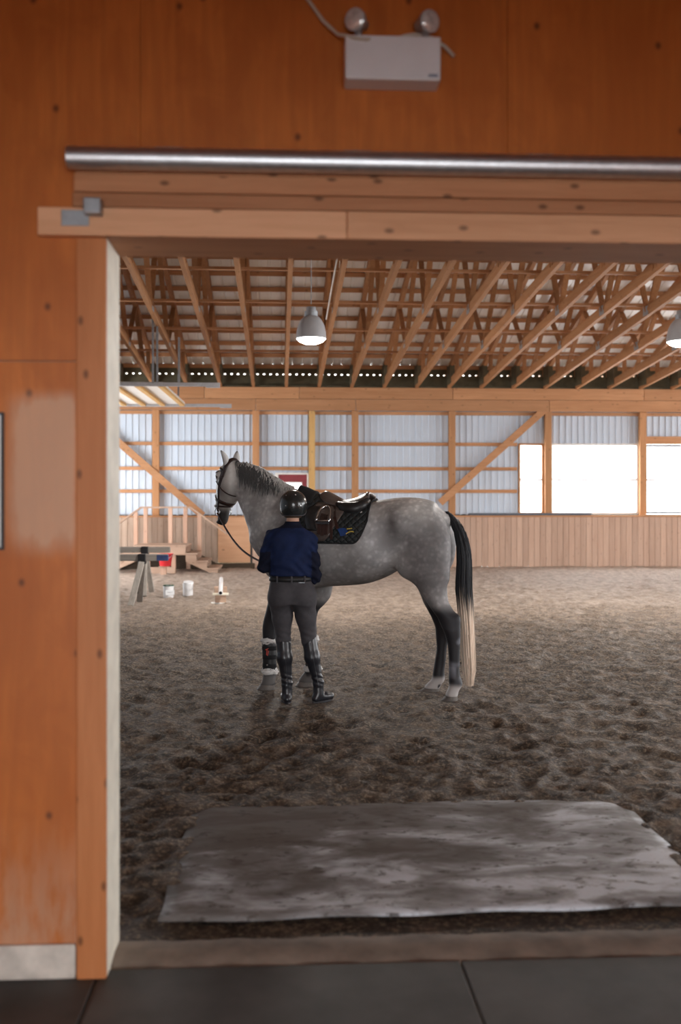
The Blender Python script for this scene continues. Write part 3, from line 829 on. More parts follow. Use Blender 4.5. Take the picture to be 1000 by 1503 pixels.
# red bucket on a short block in front of the platform
bxw, bz0 = (-2.651, 0.141)
blk = MB(); blk.box(-.10, .02, -.06, .06, 0, .17); blk.box(-.13, .09, -.09, .09, .17, .19)
b_ = blk.build('wooden_stand', M['plat_z'], bevel=.004); b_.location = (bxw, 21.6, 0)
tag(b_, 'short pale wooden stand holding up the red bucket', 'stand')
t = thing('red_bucket', 'red plastic bucket raised on a stand beneath the platform edge', 'bucket', (bxw, 21.6, .19))
MB().lathe([(0, 0), (.115, 0), (.12, .01), (.155, .24), (.168, .245), (.168, .265), (.152, .265), (.116, .02), (0, .02)], (0, 0, 0), 28).build('pail', M['red_plastic'], t, smooth=True)
MB().tube([(-.165, 0, .25), (-.15, -.10, .22), (-.08, -.165, .17), (0, -.185, .15), (.08, -.165, .17), (.15, -.10, .22), (.165, 0, .25)], .005, 8).build('handle', M['galv'], t, smooth=True)

# two weathered sawhorses
def sawhorse(x, y, zt, xleft, label, tape, lean, hb, xr):
    t = thing('sawhorse', label, 'sawhorse', (x, y, 0), 0, 'weathered sawhorses')
    be = MB().box(xleft - x, xr, -.045, .045, zt - hb, zt).build('beam', M['grey_wood'], t, bevel=.006)
    if tape: MB().box(xr - .17, xr + .003, -.048, .048, zt - hb + .005, zt - .012).build('blue_end', M['blue_tape'], be)
    for lx in (0, xleft - x + .35):
        MB().box(lx - .06, lx + .06, -.07, .07, zt - hb - .05, zt + .006).build('bracket', M['black_metal'], t, bevel=.012)
        for s in (-1, 1):
            MB().beam((lx, s * .05, zt - .12), (lx + lean + s * .02, s * .33, 0.0), .045, .088, (1, 0, 0)).build('leg', M['grey_wood_z'], t, bevel=.004)
sawhorse(-2.28, 15.65, .775, -3.75, 'nearer grey weathered sawhorse with a blue painted beam end', True, -.11, .105, 0.401)
sawhorse(-2.459, 17.2, .815, -3.9, 'farther grey weathered sawhorse with a plain beam end', False, .05, .10, 0.429)

def pail(x, y, label, kind):
    t = thing('white_pail', label, 'pail', (x, y, .0), .4, 'white pails on the sand')
    r, h = .086, .205
    MB().lathe([(0, 0), (r * .95, 0), (r * .97, .005), (r, h - .02), (r * 1.06, h - .02), (r * 1.06, h), (r * .96, h), (r * .93, .03), (0, .03)], (0, 0, 0), 28).build('tub', M['white_plastic'], t, smooth=True)
    smooth_by_angle(t.children[0], 35)
    if kind == 0:
        MB().lathe([(r * 1.07, h - .012), (r * 1.08, h - .01), (r * 1.08, h + .004), (r * .95, h + .005), (r * .95, h - .005)], (0, 0, 0), 28).build('rim', M['dark_green'], t)
        MB().box(-.075, .075, -r * 1.0, -r * .90, .05, .13).build('label', M['paper'], t)
    else:
        MB().lathe([(0, h - .03), (r * .9, h - .03), (r * .9, h - .04)], (0, 0, 0), 24).build('contents', M['dark_fill'], t)
        MB().lathe([(0, .014), (r * .98, .012), (r * 1.04, 0), (r * 1.0, -.006), (0, .004)], (.01, 0, h + .018), 24, Matrix.Rotation(.18, 3, 'X')).build('lid', M['white_plastic'], t, bevel=.001)
    MB().tube([(r * math.cos(a), -r * math.sin(a) * 1.08 - .004, h - .03 - .075 * math.sin(a)) for a in np.linspace(0, math.pi, 11)], .0035, 6).build('handle', M['galv'], t, smooth=True)
pail(-1.989, 16.618, 'white pail with a dark green rim, left of the two pails', 0)
pail(-1.702, 16.951, 'white pail under a loose white lid, right of the two pails', 1)

# cavaletti: white pole seen end on, resting on timber stands
px_, py_ = (-1.059, 15.604)
PDX = -0.063      # the pole runs slightly askew
PROT = math.atan(-PDX)
for k, dy in enumerate((0, 2.35)):
    t = thing('pole_stand', ('small white footed timber stand under the near end of the white pole', 'low plain timber block under the far end of the white pole')[k], 'stand', (px_ + PDX * dy, py_ + dy, 0), PROT, 'stands under the white pole')
    if k == 1:
        MB().box(-.05, .05, -.045, .045, 0, .145).build('block', M['plat'], t, bevel=.005); continue
    MB().box(-.085, .085, -.045, .045, .02, .145).build('block', M['plat'], t, bevel=.005)
    for sx_ in (-1, 1): MB().box(sx_ * .0675 - .0325, sx_ * .0675 + .0325, -.05, .05, .145, .27).build('cheek', M['plat'], t, bevel=.005)
    MB().box(-.125, .125, -.058, -.045, .135, .175).build('cross_bar', M['cream'], t, bevel=.004)
    MB().box(-.15, .15, -.075, .075, 0, .02).build('foot', M['white_paint'], t, bevel=.006)
t = thing('ground_pole', 'white hollow pole pointing at the viewer across two low stands', 'pole', (px_, py_, .185), PROT)
mb = MB()
mb.lathe([(.026, -.001), (.034, 0), (.034, 2.75), (.026, 2.75), (.026, 0)], (0, -.2, 0), 20, Matrix.Rotation(-R90, 3, 'X'))
mb.build('tube', M['white_plastic'], t, smooth=True); smooth_by_angle(t.children[0], 40)
MB().lathe([(0, .02), (.0262, .02)], (0, -.2, 0), 20, Matrix.Rotation(-R90, 3, 'X')).build('hollow', M['black_metal'], t)

rl = MB().box(4.316, 7.302, -.05, .05, 0, .055).build('steel_rail', M['dark_steel'], bevel=.008)
rl.location = (0, 23.64, 1.238)
tag(rl, 'long dark grey steel rail lying on the kick wall ledge under the windows', 'rail')

# ================================================================== body builder: blended distance fields -> one smooth mesh
class Field:
    def __init__(s, lo, hi, h):
        s.lo = np.array(lo, float); s.h = h
        n = np.ceil((np.array(hi) - s.lo) / h).astype(int) + 1
        s.ax = [s.lo[i] + h * np.arange(n[i]) for i in range(3)]
        s.D = np.full(n, .5, np.float32)
    def sub(s, lo, hi):
        sl = []
        for i in range(3):
            a = max(0, int((lo[i] - s.lo[i]) / s.h)); b = min(s.D.shape[i], int((hi[i] - s.lo[i]) / s.h) + 2)
            sl.append(slice(a, max(a, b)))
        g = np.meshgrid(*[s.ax[i][sl[i]] for i in range(3)], indexing='ij')
        return tuple(sl), g
    def put(s, sl, d, k, cut=False):
        A = s.D[sl]
        if A.size == 0: return
        if cut: d = -d; A = -A
        hh = np.clip(.5 + .5 * (A - d) / k, 0, 1)
        r = A * (1 - hh) + d * hh - k * hh * (1 - hh)
        s.D[sl] = -r if cut else r
    def cone(s, p0, p1, r0, r1, k=.03, sq=(1, 1, 1), cut=False):
        """tapered limb; sq stretches its cross-section along x,y,z"""
        p0 = np.array(p0, float); p1 = np.array(p1, float); sq = np.array(sq, float)
        m = max(r0, r1) * sq.max() + k + .03
        sl, (X, Y, Z) = s.sub(np.minimum(p0, p1) - m, np.maximum(p0, p1) + m)
        d = (p1 - p0) / sq; L = (d ** 2).sum() + 1e-9
        x, y, z = (X - p0[0]) / sq[0], (Y - p0[1]) / sq[1], (Z - p0[2]) / sq[2]
        t = np.clip((x * d[0] + y * d[1] + z * d[2]) / L, 0, 1)
        q = np.sqrt((x - t * d[0]) ** 2 + (y - t * d[1]) ** 2 + (z - t * d[2]) ** 2)
        s.put(sl, (q - (r0 + (r1 - r0) * t)) * min(1, sq.min() + .15), k, cut)
    def chain(s, pts, rs, k=.02, sq=(1, 1, 1)):
        for i in range(len(pts) - 1):
            s.cone(pts[i], pts[i + 1], rs[i], rs[i + 1], k, sq)
    def ell(s, c, r, k=.03, R=None, cut=False):
        c = np.array(c, float); r = np.array(r, float); m = r.max() + k + .02
        sl, (X, Y, Z) = s.sub(c - m, c + m)
        P = np.stack([X - c[0], Y - c[1], Z - c[2]], -1)
        if R is not None: P = P @ np.array(R)          # rows of R.T: world -> local
        k0 = np.sqrt(((P / r) ** 2).sum(-1)); k1 = np.sqrt(((P / r ** 2) ** 2).sum(-1)) + 1e-6
        s.put(sl, k0 * (k0 - 1) / k1, k, cut)
    def loft(s, axis, tab, k=.03, expo=2.0, cut=False):
        """tab rows: (t, ca, ra, cb, rb): centre/half-size on the two other axes"""
        tab = np.array(sorted(tab), float); o = [i for i in range(3) if i != axis]
        lo = np.zeros(3); hi = np.zeros(3); m = k + .03
        lo[axis], hi[axis] = tab[0, 0] - m, tab[-1, 0] + m
        for j, a in enumerate(o):
            lo[a] = (tab[:, 1 + 2 * j] - tab[:, 2 + 2 * j]).min() - m; hi[a] = (tab[:, 1 + 2 * j] + tab[:, 2 + 2 * j]).max() + m
        sl, g = s.sub(lo, hi); T = s.ax[axis][sl[axis]]
        shp = [1, 1, 1]; shp[axis] = len(T)
        f = [smooth_interp(T, tab[:, 0], tab[:, c]).reshape(shp) for c in (1, 2, 3, 4)]
        a = np.abs((g[o[0]] - f[0]) / f[1]); b = np.abs((g[o[1]] - f[2]) / f[3])
        q = (a ** expo + b ** expo) ** (1 / expo)
        gr = np.sqrt((a / f[1]) ** 2 + (b / f[3]) ** 2) / np.maximum(q, 1e-4)
        d = (q - 1) / np.maximum(gr, 1e-3)
        d = np.maximum(d, np.maximum(tab[0, 0] - g[axis], g[axis] - tab[-1, 0]))
        s.put(sl, d, k, cut)
    def blur(s, n=1):
        for _ in range(n):
            for a in range(3):
                D = s.D; s.D = .5 * D + .25 * (np.roll(D, 1, a) + np.roll(D, -1, a))
    def mesh(s):
        D = s.D; S = D < 0; n = D.shape
        C = np.zeros(tuple(x - 1 for x in n), np.int8)
        for i in (0, 1):
            for j in (0, 1):
                for k in (0, 1): C += S[i:n[0] - 1 + i, j:n[1] - 1 + j, k:n[2] - 1 + k]
        act = (C > 0) & (C < 8); ii = np.argwhere(act)
        vid = np.full(C.shape, -1, np.int64); vid[act] = np.arange(len(ii))
        acc = np.zeros((len(ii), 3)); cnt = np.zeros(len(ii))
        corner = [np.array((i, j, k)) for i in (0, 1) for j in (0, 1) for k in (0, 1)]
        val = {tuple(c): D[ii[:, 0] + c[0], ii[:, 1] + c[1], ii[:, 2] + c[2]] for c in corner}
        for c in corner:
            for a in range(3):
                if c[a]: continue
                e = c.copy(); e[a] = 1
                v0, v1 = val[tuple(c)], val[tuple(e)]
                x = (v0 < 0) != (v1 < 0); t = np.where(x, v0 / np.where(v0 == v1, 1, v0 - v1), 0)
                p = np.tile(c.astype(float), (len(ii), 1)); p[:, a] = t
                acc[x] += p[x]; cnt[x] += 1
        V = s.lo + (ii + acc / np.maximum(cnt, 1)[:, None]) * s.h
        F = []
        for a in range(3):
            b, c = (a + 1) % 3, (a + 2) % 3
            s0 = [slice(None)] * 3; s1 = [slice(None)] * 3
            s0[a] = slice(0, n[a] - 1); s1[a] = slice(1, n[a])
            A, B = S[tuple(s0)], S[tuple(s1)]
            for pos in (True, False):
                e = np.argwhere((A & ~B) if pos else (~A & B))
                e = e[(e[:, b] > 0) & (e[:, c] > 0) & (e[:, b] < n[b] - 1) & (e[:, c] < n[c] - 1)]
                def cell(db, dc):
                    q = e.copy(); q[:, b] += db; q[:, c] += dc
                    return vid[q[:, 0], q[:, 1], q[:, 2]]
                qd = np.stack([cell(-1, -1), cell(0, -1), cell(0, 0), cell(-1, 0)], 1)
                F.append(qd if pos else qd[:, ::-1])
        F = np.concatenate(F); F = F[(F >= 0).all(1)]
        return V, F
    def build(s, name, m, parent=None, relax=2):
        V, F = s.mesh()
        for _ in range(relax):                       # gentle laplacian relax
            acc = np.zeros_like(V); cnt = np.zeros(len(V))
            for i in range(4):
                a, b = F[:, i], F[:, (i + 1) % 4]
                np.add.at(acc, a, V[b]); np.add.at(acc, b, V[a]); np.add.at(cnt, a, 1); np.add.at(cnt, b, 1)
            V = V * .5 + .5 * acc / np.maximum(cnt, 1)[:, None]
        me = bpy.data.meshes.new(name)
        me.vertices.add(len(V)); me.vertices.foreach_set('co', V.astype(np.float32).ravel())
        me.loops.add(F.size); me.loops.foreach_set('vertex_index', F.astype(np.int32).ravel())
        me.polygons.add(len(F)); me.polygons.foreach_set('loop_start', np.arange(0, F.size, 4, dtype=np.int32))
        me.update(); me.validate()
        o = link(name, me, m, parent, smooth=True)
        return o, V, F
def smooth_interp(T, x, y):
    """monotone-ish cubic interpolation of a table"""
    if len(x) < 3: return np.interp(T, x, y)
    h = np.diff(x); dl = np.diff(y) / h
    mm = np.zeros(len(x)); mm[0], mm[-1] = dl[0], dl[-1]
    for i in range(1, len(x) - 1):
        mm[i] = 0 if dl[i - 1] * dl[i] <= 0 else 2 * dl[i - 1] * dl[i] / (dl[i - 1] + dl[i])
    T = np.clip(T, x[0], x[-1]); i = np.clip(np.searchsorted(x, T) - 1, 0, len(x) - 2)
    t = (T - x[i]) / h[i]
    return (2 * t ** 3 - 3 * t ** 2 + 1) * y[i] + (t ** 3 - 2 * t ** 2 + t) * h[i] * mm[i] + (-2 * t ** 3 + 3 * t ** 2) * y[i + 1] + (t ** 3 - t ** 2) * h[i] * mm[i + 1]
def ss(a, b, x): return smooth01((x - a) / (b - a))
def lerp3(c0, c1, f): f = np.asarray(f, float); return c0 * (1 - f[:, None]) + np.array(c1) * f[:, None]
def set_colour(o, col, alpha=None):
    a = o.data.color_attributes.new('coat', 'FLOAT_COLOR', 'POINT')
    d = np.ones((len(o.data.vertices), 4), np.float32); d[:, :3] = col
    if alpha is not None: d[:, 3] = alpha
    a.data.foreach_set('color', d.ravel())

# ================================================================== the horse (faces local +x, its left side is local +y)
horse = thing('horse', 'dapple grey horse with a black and cream tail standing saddled in the arena', 'horse', (0.617, 8.42, 0), math.radians(180 - 18))
HF = Field((-1.06, -.75, -.02), (1.50, .46, 2.12), .0115)
# trunk: top line and under line of the barrel
top = [(0.671, 1.735), (0.486, 1.687), (0.303, 1.634), (0.122, 1.599), (-0.105, 1.617), (-0.205, 1.634), (-0.293, 1.646), (-0.41, 1.651), (-0.526, 1.64), (-0.641, 1.606)]
bot = [(0.796, 0.893), (0.671, 0.848), (0.486, 0.864), (0.242, 0.893), (0.092, 0.903), (-0.058, 0.923), (-0.205, 0.973), (-0.293, 1.02), (-0.41, 1.103), (-0.641, 1.254)]
top = np.array(top)[::-1]; bot = np.array(bot)[::-1]
hw_tab = np.array([(-.70, .17), (-.55, .255), (-.4, .285), (-.2, .285), (0, .31), (.2, .305), (.4, .265), (.6, .225), (.75, .17)])
tab = []
for x in np.linspace(-.64, .70, 28):
    zt = smooth_interp(np.array([x]), top[:, 0], top[:, 1])[0]; zb = smooth_interp(np.array([x]), bot[:, 0], bot[:, 1])[0]
    hwd = smooth_interp(np.array([x]), hw_tab[:, 0], hw_tab[:, 1])[0]
    tab.append((x, 0, hwd, (zt + zb) / 2, (zt - zb) / 2))
HF.loft(0, tab, .02, 2.15)
# withers ridge
HF.cone((.62, 0, 1.66), (.26, 0, 1.56), .055, .06, .06, (1, .7, 1))
# croup, haunch, thigh
HF.ell((-.46, 0, 1.38), (.30, .265, .235), .05)
for s in (1, -1):
    HF.ell((-.585, s * .13, 1.245), (.205, .145, .30), .04)
    HF.ell((-.47, s * .17, 1.12), (.14, .10, .15), .06)
    HF.ell((-.33, s * .215, 1.44), (.10, .05, .09), .07)            # point of hip
    HF.ell((.60, s * .155, 1.20), (.17, .105, .30), .06, )          # shoulder blade
    HF.ell((.67, s * .12, 1.07), (.14, .105, .14), .06)
    HF.ell((.50, s * .16, .98), (.15, .09, .15), .05)               # upper forearm / elbow mass
HF.cone((-.56, 0, 1.53), (-.73, 0, 1.47), .065, .045, .05)          # tail head
HF.ell((.70, 0, 1.13), (.17, .19, .19), .06)                        # breast
HF.ell((.755, .07, 1.08), (.09, .09, .11), .05); HF.ell((.755, -.07, 1.08), (.09, .09, .11), .05)
# legs: (z, xc, half length, lateral centre, half width)
def leg(tab, yc, ws, k=.03):
    zs = [r[0] for r in tab]
    HF.loft(2, [(r[0], r[1], r[2], *yw) for r, yw in zip(tab, ws)], k, 2.1)
def width(tab, side, prof):
    pz = np.array([p[0] for p in prof]); py = np.array([p[1] for p in prof]); pw = np.array([p[2] for p in prof])
    return [(side * float(np.interp(r[0], pz, py)), float(np.interp(r[0], pz, pw))) for r in tab]
hind_w = [(.0, .17, .050), (.10, .17, .048), (.16, .17, .046), (.25, .17, .036), (.46, .17, .040), (.56, .17, .050), (.64, .168, .052), (.75, .165, .062), (.9, .16, .085), (1.1, .15, .115), (1.3, .14, .13)]
fore_w = [(.0, .115, .052), (.10, .115, .048), (.15, .115, .046), (.22, .115, .034), (.40, .115, .040), (.48, .115, .052), (.56, .115, .050), (.7, .118, .066), (.83, .125, .085), (.95, .13, .095)]
NH = [(0.028, -0.797, 0.055), (0.067, -0.803, 0.05), (0.101, -0.82, 0.05), (0.134, -0.834, 0.058), (0.173, -0.827, 0.054), (0.24, -0.819, 0.046), (0.367, -0.819, 0.048), (0.45, -0.817, 0.053), (0.527, -0.809, 0.064), (0.587, -0.796, 0.077), (0.658, -0.776, 0.089), (0.723, -0.72, 0.079), (0.794, -0.677, 0.082), (0.904, -0.635, 0.118), (0.998, -0.621, 0.161), (1.127, -0.624, 0.158), (1.251, -0.646, 0.079)]
FH = [(0.018, -0.576, 0.071), (0.036, -0.579, 0.068), (0.072, -0.605, 0.065), (0.109, -0.634, 0.058), (0.173, -0.637, 0.05), (0.249, -0.648, 0.049), (0.366, -0.662, 0.045), (0.453, -0.669, 0.058), (0.557, -0.689, 0.086), (0.626, -0.68, 0.105), (0.683, -0.657, 0.111), (0.757, -0.616, 0.111), (0.872, -0.584, 0.126), (0.97, -0.557, 0.17)]
NF = [(0.033, 0.8, 0.068), (0.063, 0.793, 0.061), (0.092, 0.784, 0.059), (0.134, 0.781, 0.056), (0.181, 0.782, 0.044), (0.269, 0.782, 0.044), (0.386, 0.785, 0.047), (0.444, 0.785, 0.057), (0.514, 0.782, 0.064), (0.591, 0.763, 0.074), (0.668, 0.724, 0.091), (0.797, 0.676, 0.105), (0.868, 0.64, 0.129)]
FF = [(0.031, 0.522, 0.071), (0.061, 0.516, 0.071), (0.098, 0.494, 0.068), (0.16, 0.463, 0.056), (0.22, 0.464, 0.044), (0.339, 0.471, 0.039), (0.422, 0.482, 0.05), (0.481, 0.485, 0.059), (0.565, 0.488, 0.056), (0.66, 0.482, 0.068), (0.72, 0.458, 0.1), (0.798, 0.426, 0.124), (0.924, 0.407, 0.126)]
leg(NH, 0, width(NH, 1, hind_w), .045); leg(FH, 0, width(FH, -1, hind_w))
leg(NF, 0, width(NF, 1, fore_w)); leg(FF, 0, width(FF, -1, fore_w))
for tab_, s in ((NH, 1), (FH, -1)):                                  # point of hock and back tendon
    hk = [r for r in tab_ if .60 < r[0] < .70][0]
    HF.cone((hk[1] - hk[2] * .75, s * .17, hk[0] + .02), (hk[1] - hk[2] * .3, s * .17, hk[0] - .12), .024, .024, .03, (1, .8, 1))
    HF.cone((hk[1] - hk[2] * .72, s * .17, hk[0]), (hk[1] + .065, s * .165, hk[0] + .20), .016, .022, .04)
# neck
PY = -.07
POLL = np.array([1.19, PY, 1.912])
def mid(c, f, r=1): return ((c[0] + f[0]) / 2, (c[1] + f[1]) / 2, math.hypot(c[0] - f[0], c[1] - f[1]) / 2)
nk = [((1.067, 1.969), (1.099, 1.7)), ((0.959, 1.932), (1.048, 1.604)), ((0.852, 1.878), (1.016, 1.491)), ((0.746, 1.812), (0.959, 1.384)), ((0.646, 1.746), (0.915, 1.259)), ((0.535, 1.687), (0.902, 1.116))]
n_y = [-.068, -.062, -.05, -.035, -.02, 0]; n_s = [.52, .50, .50, .52, .56, .62]
for i in range(len(nk) - 1):
    a, b = mid(*nk[i]), mid(*nk[i + 1])
    HF.cone((a[0], n_y[i], a[1]), (b[0], n_y[i + 1], b[1]), a[2] * .93, b[2] * .93, .04, (1, (n_s[i] + n_s[i + 1]) / 2, 1))
# throat muscle and jugular groove hints
HF.cone((.90, -.02, 1.45), (.84, .05, 1.2), .06, .07, .06)
# head, in its own frame: e1 down the face, e2 towards the brow, e3 to the horse's left
AH, TI = math.radians(30), math.radians(17)
fwd = np.array([math.cos(AH), -math.sin(AH), 0]); e3 = np.array([math.sin(AH), math.cos(AH), 0])
e1 = fwd * math.sin(TI) - np.array([0, 0, math.cos(TI)]); e2 = fwd * math.cos(TI) + np.array([0, 0, math.sin(TI)])
HO = POLL + e2 * .045 + e1 * .0
HK = .86
def hp(s_, f_, l_=0): return HO + e1 * (s_ * HK) + e2 * f_ + e3 * l_
HEAD = [(-.05, -.02, .055, .060), (0, -.035, .095, .080), (.08, -.035, .115, .092), (.15, -.04, .124, .098), (.22, -.054, .138, .100), (.29, -.045, .124, .086), (.36, -.022, .094, .068), (.43, -.010, .076, .060), (.50, -.012, .070, .060), (.55, -.016, .068, .062), (.575, -.020, .052, .050)]
for a, b in zip(HEAD[:-1], HEAD[1:]):
    # elliptical rings swept along the face: done as short blended ellipsoid-section cones in the head frame
    n_ = 4
    for q in range(n_):
        t_ = (q + .5) / n_
        s_, f_, ra, rb = [a[i] + (b[i] - a[i]) * t_ for i in range(4)]
        Rm = np.stack([e1, e2, e3], 1)
        HF.ell(hp(s_, f_), (max(.042, ra * .5), ra, rb), .012, Rm)
Rm = np.stack([e1, e2, e3], 1)
for s in (1, -1):
    HF.ell(hp(.19, -.085, s * .062), (.095, .075, .038), .03, Rm)        # cheek
    HF.ell(hp(.115, .035, s * .082), (.045, .035, .022), .02, Rm)        # brow bone
    HF.cone(hp(.20, .02, s * .062), hp(.36, .0, s * .045), .014, .010, .02)   # facial crest
    HF.ell(hp(.535, .028, s * .040), (.022, .020, .014), .012, Rm)       # nostril rim
    HF.ell(hp(.540, .032, s * .052), (.012, .011, .010), .006, Rm, cut=True)
HF.ell(hp(.585, -.052), (.028, .028, .036), .02, Rm)                     # lower lip
HF.blur(1)
body, BV, BFc = HF.build('body', M['coat'], horse, relax=2)
hbvh = BVHTree.FromPolygons([tuple(p) for p in BV], [tuple(f) for f in BFc])
# coat colours
x, y, z = BV.T
rel = BV - HO; hs, hf, hl = rel @ e1 / HK, rel @ e2, rel @ e3
nz = lambda sc_, sd: value_noise(x * sc_ + 50 + y * sc_ * .6, z * sc_ + 70 + y * sc_ * .4, sd)
col = np.full((len(BV), 3), .0) + np.array([.30, .29, .288])
alpha = np.full(len(BV), .75)
col = lerp3(col, (.58, .57, .555), ss(1.36, 1.60, z + .10 * (nz(7, 1) - .5)) * ss(.15, -.05, x) * .9)        # paler croup and loins, with top light painted in
col = lerp3(col, (.62, .62, .64), np.exp(-((x + .22) / .12) ** 2 - ((z - 1.30) / .22) ** 2) * (.35 + .65 * nz(10, 14)))
col = lerp3(col, (.20, .185, .18), ss(1.12, .95, z) * ss(-.35, -.2, x) * .8)        # lower barrel darker: belly shade painted into the coat
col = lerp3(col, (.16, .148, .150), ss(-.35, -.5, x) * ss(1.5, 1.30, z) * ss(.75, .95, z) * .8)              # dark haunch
col = lerp3(col, (.085, .075, .075), np.exp(-((x + .335 + .05 * (nz(9, 12) - .5)) / .085) ** 2 - ((z - 1.44) / .15) ** 2) * .95)
col = lerp3(col, (.24, .23, .228), ss(.25, .35, x) * ss(1.45, 1.3, z) * .45)                                 # shoulder
neckm = ss(.62, .78, x) * ss(1.1, 1.35, z)
col = lerp3(col, (.46, .45, .44), neckm * (.35 + .65 * nz(8, 17)))
headm = ss(-.10, .0, hs) * ss(-.20, -.14, hf) * ss(.13, .10, np.abs(hl)) * (z > 1.3)
col = lerp3(col, (.46, .44, .42), headm)
col = lerp3(col, (.68, .67, .65), headm * ss(.22, .06, hs))
col = lerp3(col, (.20, .175, .165), headm * np.exp(-((hs - .24) / .06) ** 2 - ((hf + .07) / .06) ** 2) * .8)
col = lerp3(col, (.030, .027, .027), headm * ss(.40, .50, hs + .03 * nz(20, 4)))
jit = .07 * (nz(9, 8) - .5)
hind = x < -.3
dark = np.where(hind, ss(.84, .69, z + jit), ss(.82, .69, z + jit))
col = lerp3(col, (.017, .016, .019), dark)
col = lerp3(col, (.30, .31, .36), ss(.7, 1, dark) * np.exp(-((z - .36) / .13) ** 2) * ss(.45, .75, nz(16, 5)) * hind * (y > 0) * .9)
col = lerp3(col, np.where(hind[:, None], np.array((.46, .43, .42)), np.array((.13, .12, .115))), ss(.15, .10, z + jit * .3) * ss(.3, .6, nz(22, 6) + .25))
alpha = alpha * (1 - dark) * (1 - headm * .6)
set_colour(body, col, alpha)

# hooves
def hoof(tab, side, prof, name='hoof'):
    r = sorted(tab)[0]; xc, hx_ = r[1], r[2]; yc, hy = width([r], side, prof)[0]
    mb = MB(); P = []
    top_z = r[0] + .012
    for f in (0, .08, .4, .75, 1.0, 1.0):
        i = len(P); k = 1 - f
        if i == 5: k = 0; 
        z_ = top_z * (1 - f) - .006 * f
        ex = .024 * f
        row = []
        for a in np.linspace(0, 2 * math.pi, 28, endpoint=False):
            c, s_ = math.cos(a), math.sin(a)
            front = .030 * f if c > 0 else .006 * f
            rr = (0.0 if i == 5 else 1.0)
            row.append((xc + .010 * f + rr * c * (hx_ * .93 + front), yc + rr * s_ * (hy + .010 * f) * (1 if c > -.5 else .93), z_))
        P.append(row)
    return mb.grid(P, closed=True).build(name, M['hoof'], horse, smooth=True)
for tb, s, pr in ((NH, 1, hind_w), (FH, -1, hind_w), (NF, 1, fore_w), (FF, -1, fore_w)): hoof(tb, s, pr)
# ears
for s in (1, -1):
    base = hp(-.025, -.015, s * .062)
    tip = base - e1 * .118 + e3 * (s * .030 + .030) + e2 * .03
    ax = (tip - base); L = np.linalg.norm(ax); ax /= L
    openv = (e2 * .55 + e3 * s * .75); openv -= ax * openv.dot(ax); openv /= np.linalg.norm(openv); sidev = np.cross(ax, openv)
    P = []
    for t_ in np.linspace(0, 1, 12):
        wd = .030 * (math.sin(math.pi * min(1, .28 + t_ * .72)) ** .75) + .002
        row = []
        for a in np.linspace(-2.35, 2.35, 15):
            row.append(base + ax * L * t_ - openv * wd * math.cos(a) * .9 + sidev * wd * math.sin(a) - openv * .012 * math.sin(t_ * 3.1))
        P.append(row)
    e_ = MB().grid(P).build('ear', M['hair'], horse, smooth=True, solid=.006)
    n_ = len(e_.data.vertices); tt = np.repeat(np.linspace(0, 1, 12), 15); aa = np.tile(np.linspace(-2.35, 2.35, 15), 12)
    c_ = np.full((n_, 3), .58); c_ = lerp3(c_, (.05, .05, .05), ss(.86, 1.0, tt)); c_ = lerp3(c_, (.22, .21, .19), ss(1.9, 2.35, np.abs(aa)) * .7)
    set_colour(e_, c_)
    MB().lathe([(0, -.016), (.010, -.013), (.016, 0), (.010, .013), (0, .016)], tuple(hp(.125, .030, s * .092)), 14).build('eye', M['eye'], horse, smooth=True)

# hair strands
def strands(name, roots, fn, colf, parent, seg=8, r0=.004):
    mb = MB(); cols = []
    for k, rt in enumerate(roots):
        path = fn(k, rt); m = len(path)
        rad = [r0 * (1 - .8 * (i / (m - 1)) ** 2) for i in range(m)]
        mb.tube(path, rad, 3, cap=False)
        for i in range(m): cols += [colf(k, i / (m - 1))] * 3
    o = mb.build(name, M['hair'], parent, smooth=True); set_colour(o, np.array(cols)); return o
def surf(p, off=.004, reach=.3):
    h_ = hbvh.find_nearest(Vector(p), reach)
    return np.array(h_[0] + h_[1] * off) if h_[0] is not None else np.array(p)
crest = [(1.111, 2.017), (1.06, 2.005), (1.003, 1.986), (0.921, 1.944), (0.833, 1.901), (0.739, 1.841), (0.671, 1.794), (0.609, 1.746)]
crest_y = [-.07, -.068, -.062, -.05, -.04, -.03, -.015, 0]
ct = np.linspace(0, 1, len(crest)); r_ = np.random.default_rng(5)
roots = [r_.uniform(0, 1) for _ in range(900)]
mane_len = lambda u: .10 + .17 * math.sin(math.pi * min(1, .12 + u * .9)) 
def mane_path(k, u):
    p0 = np.array([np.interp(u, ct, [c[0] for c in crest]), np.interp(u, ct, crest_y), np.interp(u, ct, [c[1] for c in crest])])
    r = np.random.default_rng(k); L = mane_len(u) * r.uniform(.35, 1.15); sx = r.normal(-.12, .14)
    p0 = surf(p0, -.010); p0[1] += r.uniform(-.012, .016)
    out = [p0]; p = p0.copy(); n = 8
    for i in range(1, n):
        f = i / (n - 1)
        dirv = np.array([sx + .15 * math.sin(k), .9 * (1 - f) ** 2, .35 * (1 - f) ** 3 - (.25 + f)]); dirv /= np.linalg.norm(dirv)
        p = p + dirv * L / (n - 1)
        q = surf(p, .006 + .018 * r.random() * math.sin(f * 3)); p = q if (i > 1) else p + np.array([0, .004, .002])
        out.append(p.copy())
    return out
def mane_col(k, f):
    r = np.random.default_rng(k); u = roots[k]; s_ = r.random()
    lightf = min(1, max(0, (u - .28) * 1.9)) * .80 + .18
    a = np.array([.035, .036, .040]); b = np.array([.78, .77, .74])
    m_ = (1 if s_ < lightf else .12) * (.55 + .45 * f)
    return a * (1 - m_) + b * m_
strands('mane', roots, mane_path, mane_col, horse, r0=.0036)
